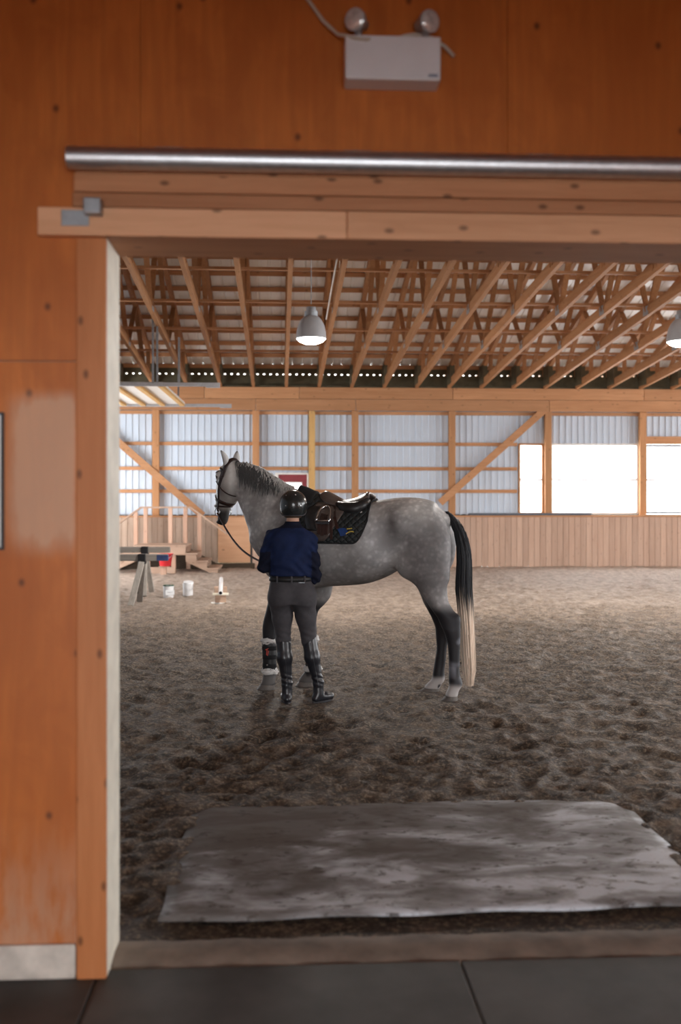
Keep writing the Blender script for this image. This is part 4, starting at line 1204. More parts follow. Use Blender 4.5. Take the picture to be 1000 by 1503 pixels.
# tail: dock core and falling strands, black above and cream below
tl = [((-0.71, 1.532), (-0.755, 1.538)), ((-0.749, 1.465), (-0.835, 1.471)), ((-0.789, 1.391), (-0.885, 1.387)), ((-0.812, 1.284), (-0.919, 1.274)), ((-0.818, 1.172), (-0.939, 1.173)), ((-0.812, 1.042), (-0.942, 1.044)), ((-0.806, 0.9), (-0.944, 0.904)), ((-0.823, 0.748), (-0.953, 0.752)), ((-0.84, 0.58), (-0.959, 0.584)), ((-0.851, 0.383), (-0.967, 0.387)), ((-0.863, 0.214), (-0.975, 0.219)), ((-0.885, 0.108), (-0.953, 0.111))]
core = MB(); path = [((a[0] + b[0]) / 2, 0, (a[1] + b[1]) / 2) for a, b in tl]; hwid = [abs(a[0] - b[0]) / 2 for a, b in tl]
P = []
for (px_, _, pz_), hwd in zip(path[:-1], hwid[:-1]):
    P.append([(px_ + math.cos(a) * hwd * .72, math.sin(a) * min(.05, hwd * .8) * .8, pz_) for a in np.linspace(0, 2 * math.pi, 14, endpoint=False)])
tcol = lambda z_: np.array([.016, .017, .021]) * (1 - smooth01((.83 - z_) / .16)) + np.array([.80, .64, .51]) * smooth01((.83 - z_) / .16)
co = core.grid(P, closed=True).build('tail', M['hair'], horse, smooth=True)
set_colour(co, np.array([tcol(v.co.z) for v in co.data.vertices]))
pz_ = np.array([p[2] for p in path])[::-1]; pxx = np.array([p[0] for p in path])[::-1]; pww = np.array(hwid)[::-1]
def tail_path(k, rt):
    r = np.random.default_rng(1000 + k); a = r.uniform(0, 2 * math.pi); q = math.sqrt(r.random()) * .98 + .04
    z1 = pz_[0] + abs(r.normal(0, .06)) + (.05 if r.random() < .3 else 0) - .02; z0 = r.uniform(1.1, pz_[-1]) if r.random() < .5 else r.uniform(.55, 1.3)
    out = []; dr = r.normal(0, .10)
    for i in range(12):
        f = i / 11; zz = z0 + (z1 - z0) * f
        hwd = np.interp(zz, pz_, pww) * (1 + .03 * math.sin(zz * 9 + k)); cx = np.interp(zz, pz_, pxx)
        aa = a + dr * f
        out.append((cx + math.cos(aa) * hwd * q, math.sin(aa) * min(.055, hwd * .9) * q, zz))
    return out
def tail_col(k, f):
    r = np.random.default_rng(1000 + k)
    return None
tail_o = MB(); cols = []
for k in range(950):
    pth = tail_path(k, 0); rad = [.0030 * (1 - .55 * (i / 11) ** 3) for i in range(12)]
    tail_o.tube(pth, rad, 3, cap=False); r = np.random.default_rng(9000 + k); dz = r.normal(0, .05); br = r.uniform(.7, 1.25)
    for p in pth:
        c_ = tcol(p[2] + dz) * br
        if p[2] < .25: c_ = c_ * .8 + .2 * np.array([.75, .66, .56])
        cols += [c_] * 3
tail_h = tail_o.build('tail_hair', M['hair'], co, smooth=True, kind='stuff'); set_colour(tail_h, np.array(cols))

# ================================================================== tack (each worn piece a thing of its own)
def worn(name, label, cat, group=None):
    t = thing(name, label, cat, horse.location, 0, group); t.rotation_euler = horse.rotation_euler; return t
def hit_side(x, z, off=.01, s=1):
    h_ = hbvh.ray_cast(Vector((x, s * .8, z)), Vector((0, -s, 0)))
    return np.array(h_[0] + Vector((0, s, 0)) * off) if h_[0] is not None else None
def ring_pts(x, off, n=121, a_max=2.05):
    """girth-wise points round the trunk at station x, from over the back down the near side (a>0) and far side (a<0)"""
    out = []; c = Vector((x, 0, 1.30))
    for a in np.linspace(-a_max, a_max, n):
        d = Vector((0, math.sin(a), math.cos(a)))
        h_ = hbvh.ray_cast(c + d * .8, -d)
        out.append(np.array(h_[0] + d * off) if h_[0] is not None else np.array(c + d * .3))
    return out
def drape(xs, zb_fn, off, n=23, zfar=None):
    """cloth over the back, hanging to height zb_fn(x) on both sides"""
    P = []
    for x in xs:
        R = np.array(ring_pts(x, off)); m = len(R) // 2
        zb = zb_fn(x)
        def cutside(seq):
            out = [seq[0]]
            for p in seq[1:]:
                if p[2] <= zb:
                    q = out[-1]; f = (q[2] - zb) / max(1e-6, q[2] - p[2]); out.append(q + (p - q) * f); break
                out.append(p)
            A = np.array(out); d = np.r_[0, np.cumsum(np.linalg.norm(np.diff(A, axis=0), axis=1))]
            t = np.linspace(0, d[-1], n); return np.stack([np.interp(t, d, A[:, i]) for i in range(3)], 1)
        near = cutside(R[m:]); far = cutside(R[m::-1])
        P.append(list(far[::-1]) + list(near[1:]))
    return P
def resample_row(P):  # light smoothing along x
    A = np.array(P)
    for _ in range(2): A[1:-1] = .5 * A[1:-1] + .25 * (A[2:] + A[:-2])
    return A
pad_x = np.linspace(-.115, .53, 46)
def pad_bottom(x):
    base = 1.275
    if x < -.01: base += ((-.01 - x) / .10) ** 2 * .17
    return base
def quilt_material():
    t = NT('black_quilted_cotton'); v = t.coords((1, 1, 1), rnd=False)
    rot = t.n('ShaderNodeMapping'); rot.inputs['Rotation'].default_value = (0, math.radians(45), 0); t.l(v, rot.inputs[0])
    sp = t.n('ShaderNodeSeparateXYZ'); t.l(rot.outputs[0], sp.inputs[0]); outs = []
    for a in ('X', 'Z'):
        m1 = t.n('ShaderNodeMath', operation='MULTIPLY', i_1=math.pi / .042); t.l(sp.outputs[a], m1.inputs[0])
        m2 = t.n('ShaderNodeMath', operation='SINE'); t.l(m1.outputs[0], m2.inputs[0])
        m3 = t.n('ShaderNodeMath', operation='ABSOLUTE'); t.l(m2.outputs[0], m3.inputs[0]); outs.append(m3.outputs[0])
    m = t.n('ShaderNodeMath', operation='MULTIPLY'); t.l(outs[0], m.inputs[0]); t.l(outs[1], m.inputs[1])
    pw = t.n('ShaderNodeMath', operation='POWER', i_1=.4); t.l(m.outputs[0], pw.inputs[0])
    t.bump(pw.outputs[0], .9, .012)
    return t.out((.016, .019, .020), .7, 0, .4)
M['quilt'] = quilt_material()
pad = worn('saddle_pad', 'black quilted saddle pad on the horse with a blue and yellow emblem', 'saddle pad')
P = resample_row(drape(pad_x, pad_bottom, .012))
MB().grid(P).build('quilted_cloth', M['quilt'], pad, smooth=True, solid=.012)
for edge_rows in (P[:, -1], P[0, :], P[-1, :]):
    MB().tube([tuple(p) for p in edge_rows], .008, 6).build('binding', M['fleece_black'], pad, smooth=True)
def side_pt(x, z, off):
    p = hit_side(x, z, off); return tuple(p)
# emblem on the near side of the pad
def patch(name, poly, off, m, parent, th=.003):
    c = (sum(p[0] for p in poly) / len(poly), sum(p[1] for p in poly) / len(poly))
    vs = [side_pt(*c, off + th)] + [side_pt(x_, z_, off + th) for x_, z_ in poly] + [side_pt(x_, z_, off - .004) for x_, z_ in poly]
    n = len(poly); fs = [(0, i + 1, (i + 1) % n + 1) for i in range(n)] + [(i + 1, i + 1 + n, (i + 1) % n + 1 + n, (i + 1) % n + 1) for i in range(n)]
    return MB().add(vs, fs).build(name, m, parent)
EX, EZ = .078, 1.372
patch('emblem', [(EX + .040 * math.cos(a) + .008 * math.sin(3 * a), EZ + .034 * math.sin(a) + .006 * math.cos(2 * a)) for a in np.linspace(0, 2 * math.pi, 22, endpoint=False)], .024, M['emblem_blue'], pad)
def ribbon(name, pts, wd, off, m, parent, th=.003):
    mb = MB(); row = []
    P = []
    for i, (x_, z_) in enumerate(pts):
        a = pts[max(0, i - 1)]; b = pts[min(len(pts) - 1, i + 1)]; d = np.array([b[0] - a[0], b[1] - a[1]]); d /= np.linalg.norm(d) + 1e-9; nrm = np.array([-d[1], d[0]])
        w_ = wd * (1 if not hasattr(wd, '__len__') else 1)
        P.append([side_pt(x_ + nrm[0] * w_ / 2, z_ + nrm[1] * w_ / 2, off), side_pt(x_ - nrm[0] * w_ / 2, z_ - nrm[1] * w_ / 2, off)])
    return mb.grid(P).build(name, m, parent, smooth=False, solid=th)
ribbon('emblem_swoosh', [(.048 - .011 * i, 1.352 + .020 * math.sin(i / 6 * 2.2)) for i in range(7)], .008, .029, M['emblem_yellow'], pad)
ribbon('emblem_swoosh', [(.043 - .009 * i, 1.392 + .001 * i) for i in range(6)], .008, .029, M['emblem_yellow'], pad)
tagp = patch('brand_tag', [(-.052, 1.520), (-.066, 1.528), (-.066, 1.536), (-.050, 1.528)], .022, M['white_plastic'], pad)

hp_ = worn('half_pad', 'black fleece half pad standing up in front of the brown saddle', 'half pad')
xs_ = np.linspace(.39, .54, 12)
P = resample_row(drape(xs_, lambda x: 1.60, .018, 13))
A = np.array(P); A[..., 2] += (.0 + .012 * smooth01((xs_ - .40) / .10))[:, None] * np.exp(-(A[..., 1] / .10) ** 2)
MB().grid(A).build('fleece', M['fleece_black'], hp_, smooth=True, solid=.03)

sd = worn('saddle', 'brown leather english jumping saddle on the grey horse', 'saddle')
prof_top = [(0.388, 1.628), (0.363, 1.66), (0.309, 1.696), (0.257, 1.677), (0.197, 1.643), (0.152, 1.625), (0.107, 1.623), (0.047, 1.637), (-0.004, 1.657), (-0.064, 1.686)]
prof_edge = [(0.347, 1.617), (0.323, 1.611), (0.275, 1.597), (0.222, 1.586), (0.162, 1.577), (0.109, 1.572), (0.065, 1.58), (0.009, 1.6), (-0.038, 1.62), (-0.096, 1.646)]
wid = [.06, .10, .14, .165, .165, .165, .175, .185, .18, .14]
P = []
for (xt, zt), (xe, ze), wd in zip(prof_top, prof_edge, wid):
    row = []
    for q in np.linspace(-1, 1, 17):
        f = abs(q) ** 2.0
        row.append((xt * (1 - f) + xe * f, q * wd, zt * (1 - f) + ze * f - (.0)))
    P.append(row)
# refine along the length
A = np.array(P); t0 = np.linspace(0, 1, len(P)); t1 = np.linspace(0, 1, 34)
A = np.stack([np.stack([smooth_interp(t1, t0, A[:, j, c]) for j in range(A.shape[1])], 1) for c in range(3)], -1)
MB().grid(A).build('seat', M['leather_brown'], sd, smooth=True, solid=.022)
MB().tube([tuple(p) for p in A[-1, 1:-1]], .015, 10).build('cantle', M['leather_brown'], sd, smooth=True)
MB().tube([tuple(p) for p in A[:, -1]], .008, 8).build('piping', M['leather_dark'], sd, smooth=True)
# stuffed panels under the seat
for s in (1, -1):
    pts = [(.17, .10, 1.60), (.11, .115, 1.568), (.05, .12, 1.556), (-.01, .12, 1.560), (-.06, .115, 1.588), (-.10, .09, 1.63)]
    rads = [.020, .046, .056, .056, .045, .022]
    pp = []
    for (x_, y_, z_) in pts:
        q = surf((x_, s * (y_ + .05), z_), .04); pp.append((x_, s * max(abs(q[1]), y_), z_))
    MB().tube(pp, rads, 12).build('stuffed_panel', M['leather_black'], sd, smooth=True)
    # flap with forward knee pad, lying on the pad
    fl = [(.02, 0, 0), ]
    P = []
    for f in np.linspace(0, 1, 16):
        z_ = 1.605 - .315 * f
        xf = .345 + .045 * math.sin(math.pi * min(1, f * 1.05)) - .06 * smooth01((f - .75) / .25) * .6
        xr = np.interp(f, [0, .5, .68, .85, 1], [.062, .130, .165, .185, .235])
        row = []
        for g_ in np.linspace(0, 1, 14):
            x_ = xf + (xr - xf) * g_
            p = hit_side(x_, z_, .030, s); row.append(tuple(p) if p is not None else (x_, s * .2, z_))
        P.append(row)
    MB().grid(P).build('flap', M['leather_brown'], sd, smooth=True, solid=.008)
    P = []
    for f in np.linspace(0, 1, 12):
        z_ = 1.575 - .20 * f; row = []
        for g_ in np.linspace(0, 1, 9):
            x_ = .30 + .09 * g_ + .03 * math.sin(math.pi * f)
            p = hit_side(x_, z_, .036 + .018 * math.sin(math.pi * g_) * math.sin(math.pi * (.1 + .8 * f)), s); row.append(tuple(p) if p is not None else (x_, s * .2, z_))
        P.append(row)
    MB().grid(P).build('knee_pad', M['leather_black'], sd, smooth=True, solid=.006)
    # run-up stirrup: leather, iron with tread, hanging loops
    def pt(x_, z_, o_): 
        p = hit_side(x_, z_, o_, s); return np.array(p)
    cx, cz = .247, 1.462
    arch = []
    for a in np.linspace(-.12, math.pi + .12, 19):
        arch.append(tuple(pt(cx + .058 * math.cos(a) * (1 if math.sin(a) < .75 else 1), cz + .118 * max(0, math.sin(a)) ** .8 - (.006 if math.sin(a) < 0 else 0), .060)))
    MB().tube(arch, [.0085] * 19, 10).build('stirrup_iron', M['steel'], sd, smooth=True)
    p0, p1 = pt(cx - .062, cz - .004, .060), pt(cx + .062, cz - .004, .060)
    MB().beam(tuple(p0), tuple(p1), .05, .014).build('stirrup_tread', M['steel'], sd, bevel=.004)
    MB().beam(tuple(p0 + np.array([.006, 0, -.018])), tuple(p1 + np.array([-.006, 0, -.018])), .046, .020).build('tread_rubber', M['frame_black'], sd, bevel=.004)
    for dx in (-.018, .004, .022):
        MB().beam(tuple(pt(cx + dx, 1.590, .040)), tuple(pt(cx + dx * 1.1, cz, .052)), .006, .022, (1, 0, 0)).build('stirrup_leather', M['leather_dark'], sd)
    for k_, (dx, z1_) in enumerate(((-.03, 1.345), (.0, 1.335), (.03, 1.345))):
        MB().beam(tuple(pt(cx + dx, cz - .02, .046 + .004 * k_)), tuple(pt(cx + dx, z1_, .046 + .004 * k_)), .007, .030, (1, 0, 0)).build('stirrup_leather', M['leather_dark'], sd, bevel=.002)
    MB().beam(tuple(pt(.160, 1.492, .045)), tuple(pt(.118, 1.392, .045)), .006, .026, (1, 0, 0)).build('strap_end', M['leather_dark'], sd, bevel=.002)
    MB().beam(tuple(pt(.183, 1.46, .046)), tuple(pt(.166, 1.305, .046)), .006, .026, (1, 0, 0)).build('strap_end', M['leather_dark'], sd, bevel=.002)
    MB().beam(tuple(pt(.188, 1.578, .042)), tuple(pt(.155, 1.49, .044)), .006, .020, (1, 0, 0)).build('strap_end', M['leather_dark'], sd, bevel=.002)
    st = pt(.345, 1.628 if s > 0 else 1.628, .02) if hit_side(.345, 1.60, .0, s) is not None else None
# girth under the barrel (behind the handler)
P = []
for a in np.linspace(.95, 2 * math.pi - .95, 40):
    row = []
    for x_ in (.58, .53, .48):
        c = Vector((x_, 0, 1.25)); d = Vector((0, math.sin(a), math.cos(a))); h_ = hbvh.ray_cast(c + d * .9, -d)
        row.append(tuple(h_[0] + d * .010) if h_[0] is not None else tuple(c + d * .4))
    P.append(row)
MB().grid(P).build('girth', M['leather_dark'], sd, smooth=True, solid=.010)

# bridle
br = worn('bridle', 'dark brown leather bridle with bit and long rein on the horse head', 'bridle')
def head_ring(s_at, f_mid, a0=0, a1=2 * math.pi, n=40, off=.006, tilt=0.0):
    pts = []
    for a in np.linspace(a0, a1, n):
        d = e2 * math.cos(a) + e3 * math.sin(a) + e1 * (tilt * math.cos(a))
        d /= np.linalg.norm(d); c = hp(s_at, f_mid)
        h_ = hbvh.ray_cast(Vector(c), Vector(d))      # from inside the head outwards
        r_h = min(h_[3], .135) if h_[0] is not None else .10
        pts.append(c + d * (r_h + off))
    return pts
def band(name, pts, wd, m, parent, axis_=None, th=.005):
    P = []
    for i, p in enumerate(pts):
        t_ = np.array(pts[min(i + 1, len(pts) - 1)]) - np.array(pts[max(i - 1, 0)]); t_ /= np.linalg.norm(t_) + 1e-9
        h_ = hbvh.find_nearest(Vector(p), .4); n_ = np.array(h_[1]); n_ = n_ - t_ * n_.dot(t_); n_ /= np.linalg.norm(n_) + 1e-9
        b_ = np.cross(t_, n_); P.append([tuple(np.array(p) + b_ * wd / 2), tuple(np.array(p)+n_*.002), tuple(np.array(p) - b_ * wd / 2)])
    return MB().grid(P).build(name, m, parent, smooth=True, solid=th)
LB = M['leather_dark']
crown = []
for a in np.linspace(-1.75, 1.75, 40):                              # over the poll behind the ears
    d = -e1 * math.cos(a) + e3 * math.sin(a); d /= np.linalg.norm(d); c = hp(.07, -.045)
    h_ = hbvh.ray_cast(Vector(c + d * .4), Vector(-d)); crown.append(np.array(h_[0] + Vector(d) * .007) if h_[0] is not None else c + d * .09)
band('crown_piece', crown, .042, LB, br)
band('brow_band', head_ring(.035, -.02, -1.7, 1.7, 30, .008), .034, LB, br)
nb = head_ring(.355, -.01, 0, 2 * math.pi, 48, .008, -.10); band('nose_band', nb, .036, LB, br)
band('flash_strap', head_ring(.425, -.005, 0, 2 * math.pi, 48, .007, .25), .016, LB, br)
band('throat_lash', head_ring(.20, -.05, .9, 2 * math.pi - .9, 40, .010, -.35), .010, LB, br)
for s in (1, -1):
    def cheek(l0, l1, n=16, off=.007):
        out = []
        for t_ in np.linspace(0, 1, n):
            s_ = l0[0] + (l1[0] - l0[0]) * t_; f_ = l0[1] + (l1[1] - l0[1]) * t_
            h_ = hbvh.ray_cast(Vector(hp(s_, f_, s * .35)), Vector(-e3 * s)); out.append(np.array(h_[0] + Vector(e3 * s) * off))
        return out
    band('cheek_piece', cheek((.03, -.03), (.475, -.022)), .026, LB, br)
    band('nose_band_strap', cheek((.03, -.06), (.345, -.035), off=.006), .013, LB, br)
    bitc = hp(.482, -.025, s * .064)
    MB().tube([tuple(bitc + e1 * .034 * math.cos(a) + e2 * .034 * math.sin(a)) for a in np.linspace(0, 2 * math.pi, 25)], .0042, 8).build('bit_ring', M['steel'], br, smooth=True)
band('browband_padding', head_ring(.075, .0, -1.2, 1.2, 24, .010), .03, LB, br)
# ================================================================== brushing boots on the fore legs
def brushing_boot(tab, side, label):
    t = worn('brushing_boot', label, 'horse boot', 'brushing boots on the fore legs')
    tb = np.array(sorted(tab)); 
    def sec(z_): 
        wy = width([(z_,)], side, fore_w)[0]
        return np.interp(z_, tb[:, 0], tb[:, 1]), np.interp(z_, tb[:, 0], tb[:, 2]), wy[0], wy[1]
    def sleeve(z0, z1, grow, bulge=0, n=12):
        P = []; fuzz = 1.0 if bulge > .01 else 0.0; fr = np.random.default_rng(int(z0 * 1000))
        for z_ in np.linspace(z0, z1, n):
            xc, hx_, yc, hy = sec(z_); g_ = grow + bulge * math.sin(math.pi * (z_ - z0) / (z1 - z0)) ** .6
            P.append([(xc + math.cos(a) * (hx_ + g_ * (1 + fuzz * fr.normal(0, .28))), yc + math.sin(a) * (hy + g_ * (1 + fuzz * fr.normal(0, .28))), z_ + fuzz * (.006 * math.sin(3 * a + z_ * 50) + fr.normal(0, .002))) for a in np.linspace(0, 2 * math.pi, 28, endpoint=False)])
        return P
    sh = MB().grid(sleeve(.165, .415, .009, .005), closed=True).build('shell', M['leather_black'], t, smooth=True, solid=.006)
    MB().grid(sleeve(.392, .445, .004, .016), closed=True).build('fleece_cuff', M['fleece_white'], t, smooth=True)
    MB().grid(sleeve(.135, .195, .004, .018), closed=True).build('fleece_cuff', M['fleece_white'], t, smooth=True)
    for z_ in (.21, .285, .36):
        MB().grid(sleeve(z_ - .018, z_ + .018, .016, 0, 3), closed=True).build('strap', M['fleece_black'], sh, smooth=True, solid=.003)
    xc, hx_, yc, hy = sec(.34)
    yo = yc + hy + .022 if side > 0 else yc - hy - .022
    mb = MB(); stroke3 = lambda a, b, wd: mb.beam((a[0], yo, a[1]), (b[0], yo, b[1]), .004, wd, (0, 0, 1) if abs(a[1] - b[1]) < 1e-6 else (1, 0, 0))
    stroke3((xc + .014, .350), (xc - .012, .362), .006); stroke3((xc, .355), (xc + .004, .305), .006); stroke3((xc - .014, .345), (xc - .004, .30), .005)
    mb.build('red_mark', M['emblem_red'], t)
    MB().lathe([(0, .004), (.006, .003), (.008, 0)], (xc, yo, .22), 10, Matrix.Rotation(-R90 * side, 3, 'X')).build('stud', M['steel'], t)
    return t
brushing_boot(NF, 1, 'black fleece lined boot on the foreleg beside the handler, red mark showing')
brushing_boot(FF, -1, 'black fleece lined boot on the foreleg behind the handler, mostly hidden')

# ================================================================== the handler, back to the camera (faces +y)
person = thing('person', 'person in navy top, charcoal breeches, tall black boots and black helmet holding the rein', 'person', (.025, 8.0, 0))
SHL, SHR = np.array((-.150, .0, 1.330)), np.array((.142, -.005, 1.305))
ELL, ELR = np.array((-.222, -.01, 1.100)), np.array((.187, -.02, 1.010))
WRL, WRR = np.array((-.120, .205, 1.085)), np.array((.120, .210, .985))
HIPL, HIPR = np.array((-.085, 0, .86)), np.array((.095, 0, .86))
KNL, KNR = np.array((-.066, .015, .50)), np.array((.140, .015, .50))
ANL, ANR = np.array((-.036, -.005, .10)), np.array((.216, .0, .10))
HC = np.array((.012, .035, 1.560))      # head centre
# ---- skin body: one continuous figure (head, neck, trunk, limbs, hands)
PF = Field((-.30, -.22, -.01), (.40, .42, 1.72), .0075)
PF.loft(2, [(.84, .01, .150, 0, .085), (.95, .0, .135, 0, .085), (1.05, -.005, .125, .0, .08), (1.2, -.01, .135, .005, .09), (1.32, -.005, .145, .0, .085), (1.38, .0, .09, -.005, .06)], .04)
PF.cone((.005, -.005, 1.36), (.012, .015, 1.50), .056, .050, .03)
# head: skull, jaw, face features
PF.ell(HC + (0, -.01, .025), (.074, .092, .098), .02)
PF.ell(HC + (0, .045, -.055), (.056, .055, .060), .03)
PF.ell(HC + (0, .080, -.095), (.030, .026, .022), .02)               # chin
PF.cone(HC + (0, .092, .005), HC + (0, .112, -.032), .009, .014, .012)   # nose
PF.ell(HC + (0, .088, -.066), (.022, .012, .006), .008); PF.ell(HC + (0, .088, -.077), (.020, .012, .006), .008)
for s in (1, -1):
    PF.ell(HC + (s * .032, .084, .006), (.016, .010, .010), .008, cut=True)
    PF.ell(HC + (s * .032, .078, .006), (.013, .012, .011), .003)
    PF.ell(HC + (s * .034, .084, .024), (.022, .010, .007), .010)
    PF.ell(HC + (s * .074, -.005, -.015), (.008, .020, .032), .008)    # ear
for S_, E_, W_ in ((SHL, ELL, WRL), (SHR, ELR, WRR)):
    PF.chain([S_, E_, W_], [.046, .036, .024], .02)
for H_, K_, A_, ty in ((HIPL, KNL, ANL, (-.01, .13)), (HIPR, KNR, ANR, (.07, .10))):
    PF.cone(H_, K_, .075, .044, .03); PF.cone(K_, (K_ * .62 + A_ * .38) + (0, -.012, 0), .042, .040, .015); PF.cone((K_ * .62 + A_ * .38) + (0, -.012, 0), A_, .040, .024, .012)
    PF.cone(A_ + (0, -.01, -.05), A_ + (ty[0] * .7, ty[1] * .7, -.066), .022, .018, .01)
# hands: palm, four fingers closed round the rein, thumb from the side of the palm
def hand(Wp, s):
    fw = np.array((s * -.35, .90, .02)); fw /= np.linalg.norm(fw)          # along the hand
    up = np.array((0, .0, 1.0)); up -= fw * fw.dot(up); up /= np.linalg.norm(up)
    inn = np.cross(up, fw) * (1 if s < 0 else -1)                          # palm side faces inwards
    if (inn[0] > 0) != (s < 0): inn = -inn
    PF.cone(Wp, Wp + fw * .03, .024, .026, .012)
    for k in range(4):
        o = up * (.030 - .020 * k); ln = (.042, .047, .044, .036)[k]
        kn = Wp + fw * (.088 - .004 * abs(k - 1)) + o
        PF.cone(Wp + fw * .022 + o * .7, kn, .0145, .0115, .008)             # metacarpal
        p1 = kn + fw * ln * .45 + inn * ln * .75
        p2 = p1 - fw * ln * .55 + inn * ln * .42
        p3 = p2 - fw * ln * .50 - inn * ln * .12
        PF.chain([kn, p1, p2, p3], [.0105, .0098, .0090, .0080], .003)
    tb = Wp + fw * .03 + up * .026 + inn * .008
    t1 = tb + fw * .032 + up * .016 + inn * .016; t2 = t1 + fw * .026 + inn * .020 - up * .004
    PF.chain([tb, t1, t2], [.014, .0115, .009], .006)
    return Wp + fw * .085 + inn * .030
gripL, gripR = hand(WRL, -1), hand(WRR, 1)
pbody, pV, pF_ = PF.build('body', M['skin'], person, relax=1)

# ---- clothes
SW = Field((-.32, -.22, .93), (.30, .34, 1.50), .0075)
SW.loft(2, [(1.015, -.002, .178, 0, .118), (1.04, -.002, .180, 0, .122), (1.10, -.006, .174, 0, .122), (1.18, -.010, .166, 0, .120), (1.27, -.012, .168, -.005, .118), (1.335, -.008, .160, -.008, .105), (1.385, .0, .095, -.008, .078), (1.41, .004, .070, -.005, .066)], .035, 2.25)
SW.cone((.004, -.005, 1.37), (.008, .002, 1.462), .066, .060, .025)
for s in (1, -1): SW.ell((s * .085 - .005, -.06, 1.29), (.075, .055, .09), .04)
for S_, E_, W_, sg in ((SHL, ELL, WRL, -1), (SHR, ELR, WRR, 1)):
    SW.cone((sg * .05, -.01, 1.375), S_ , .050, .060, .04)
    SW.cone(S_, E_, .062, .050, .028); SW.cone(E_, W_, .049, .036, .018)
    SW.ell(S_ * .45 + E_ * .55 + (0, -.012, 0), (.058, .056, .08), .03)
g = np.meshgrid(*SW.ax, indexing='ij')
fold = (np.sin(g[2] * 70 + g[0] * 38 + 2.5 * np.sin(g[0] * 17 + g[1] * 11)) * .0060 * np.exp(-((g[2] - 1.06) / .09) ** 2)
        + np.sin((g[2] + g[0] * np.sign(g[0]) * .9) * 95 + np.sin(g[1] * 25) * 1.5) * .0055 * np.exp(-((np.abs(g[0]) - .19) / .05) ** 2)
        + np.sin(g[0] * 60 - g[2] * 30) * .0040 * np.exp(-((g[2] - 1.24) / .07) ** 2))
SW.D = np.maximum(SW.D + fold, 1.022 - g[2] - 4 * (np.maximum(0, .0 - 0)) + np.where((np.abs(g[0] - .185) < .085) & (g[2] < 1.03) , -.2, 0) * (g[1] < .5) * ((g[0] > .115)))
SW.D = np.maximum(SW.D, g[2] - 1.458)
for W_, E_ in ((WRL, ELL), (WRR, ELR)):
    d = (W_ - E_) / np.linalg.norm(W_ - E_)
    q = (g[0] - W_[0]) * d[0] + (g[1] - W_[1]) * d[1] + (g[2] - W_[2]) * d[2]
    nearw = (g[0] - W_[0]) ** 2 + (g[1] - W_[1]) ** 2 + (g[2] - W_[2]) ** 2 < .09 ** 2
    SW.D = np.where(nearw, np.maximum(SW.D, q), SW.D)
sweater, sV, sF = SW.build('sweater', M['navy'], person, relax=1)
sweater.data.materials.append(M['navy_dark'])
# darker navy on outer sleeves and sides lower down, and at the collar
cx = np.array([np.mean([sV[i] for i in f], axis=0) for f in sF])
dark = ((np.abs(cx[:, 0] + .003) > .150 - .0 * cx[:, 2]) & (cx[:, 2] < 1.24 + .03 * np.sin(cx[:, 1] * 30)) & ((cx[:, 0] < -.168) | (cx[:, 0] > .160))) | (cx[:, 2] > 1.405)
sweater.data.polygons.foreach_set('material_index', dark.astype(np.int32))

BR = Field((-.24, -.20, .42), (.27, .20, 1.05), .0075)
BR.loft(2, [(.80, .006, .185, -.008, .118), (.86, .008, .193, -.010, .125), (.92, .004, .186, -.008, .120), (.98, .0, .172, 0, .112), (1.02, .0, .168, 0, .110)], .03, 2.3)
for s in (1, -1): BR.ell((s * .082 + .004, -.055, .86), (.095, .085, .105), .035)
for H_, K_, A_ in ((HIPL, KNL, ANL), (HIPR, KNR, ANR)):
    mid_ = H_ * .5 + K_ * .5
    BR.cone(H_ + (0, -.01, -.02), mid_ , .104, .078, .03); BR.cone(mid_, K_, .078, .059, .03); BR.cone(K_, K_ * .8 + A_ * .2, .058, .054, .02)
g = np.meshgrid(*BR.ax, indexing='ij')
BR.D += np.sin(g[2] * 120 + g[0] * 50) * .0022 * np.exp(-((g[2] - .55) / .05) ** 2) + np.sin(g[2] * 60 + np.abs(g[0]) * 60) * .002 * np.exp(-((g[2] - .74) / .06) ** 2)
BR.D = np.maximum(BR.D, g[2] - 1.02)
breeches, _, _ = BR.build('breeches', M['breeches'], person, relax=1)
P = [[(.0 + r * .0 + math.cos(a) * (.177 + o), -.002 + math.sin(a) * (.119 + o), z_) for a in np.linspace(0, 2 * math.pi, 48, endpoint=False)] for z_, o, r in ((.978, -.003, 0), (.981, .004, 0), (1.014, .004, 0), (1.017, -.003, 0))]
belt = MB().grid(P, closed=True).build('belt', M['belt'], person, smooth=True)
for x_ in (-.115, .0, .105):
    y_ = -.002 - .123 * math.sqrt(max(0, 1 - (x_ / .181) ** 2))
    MB().box(x_ - .007, x_ + .007, y_ - .006, y_ + .004, .968, 1.026).build('belt_loop', M['breeches'], belt, bevel=.002)
MB().box(.055, .105, -.112, -.104, .972, .976).build('pocket_trim', M['galv_dull'], breeches)
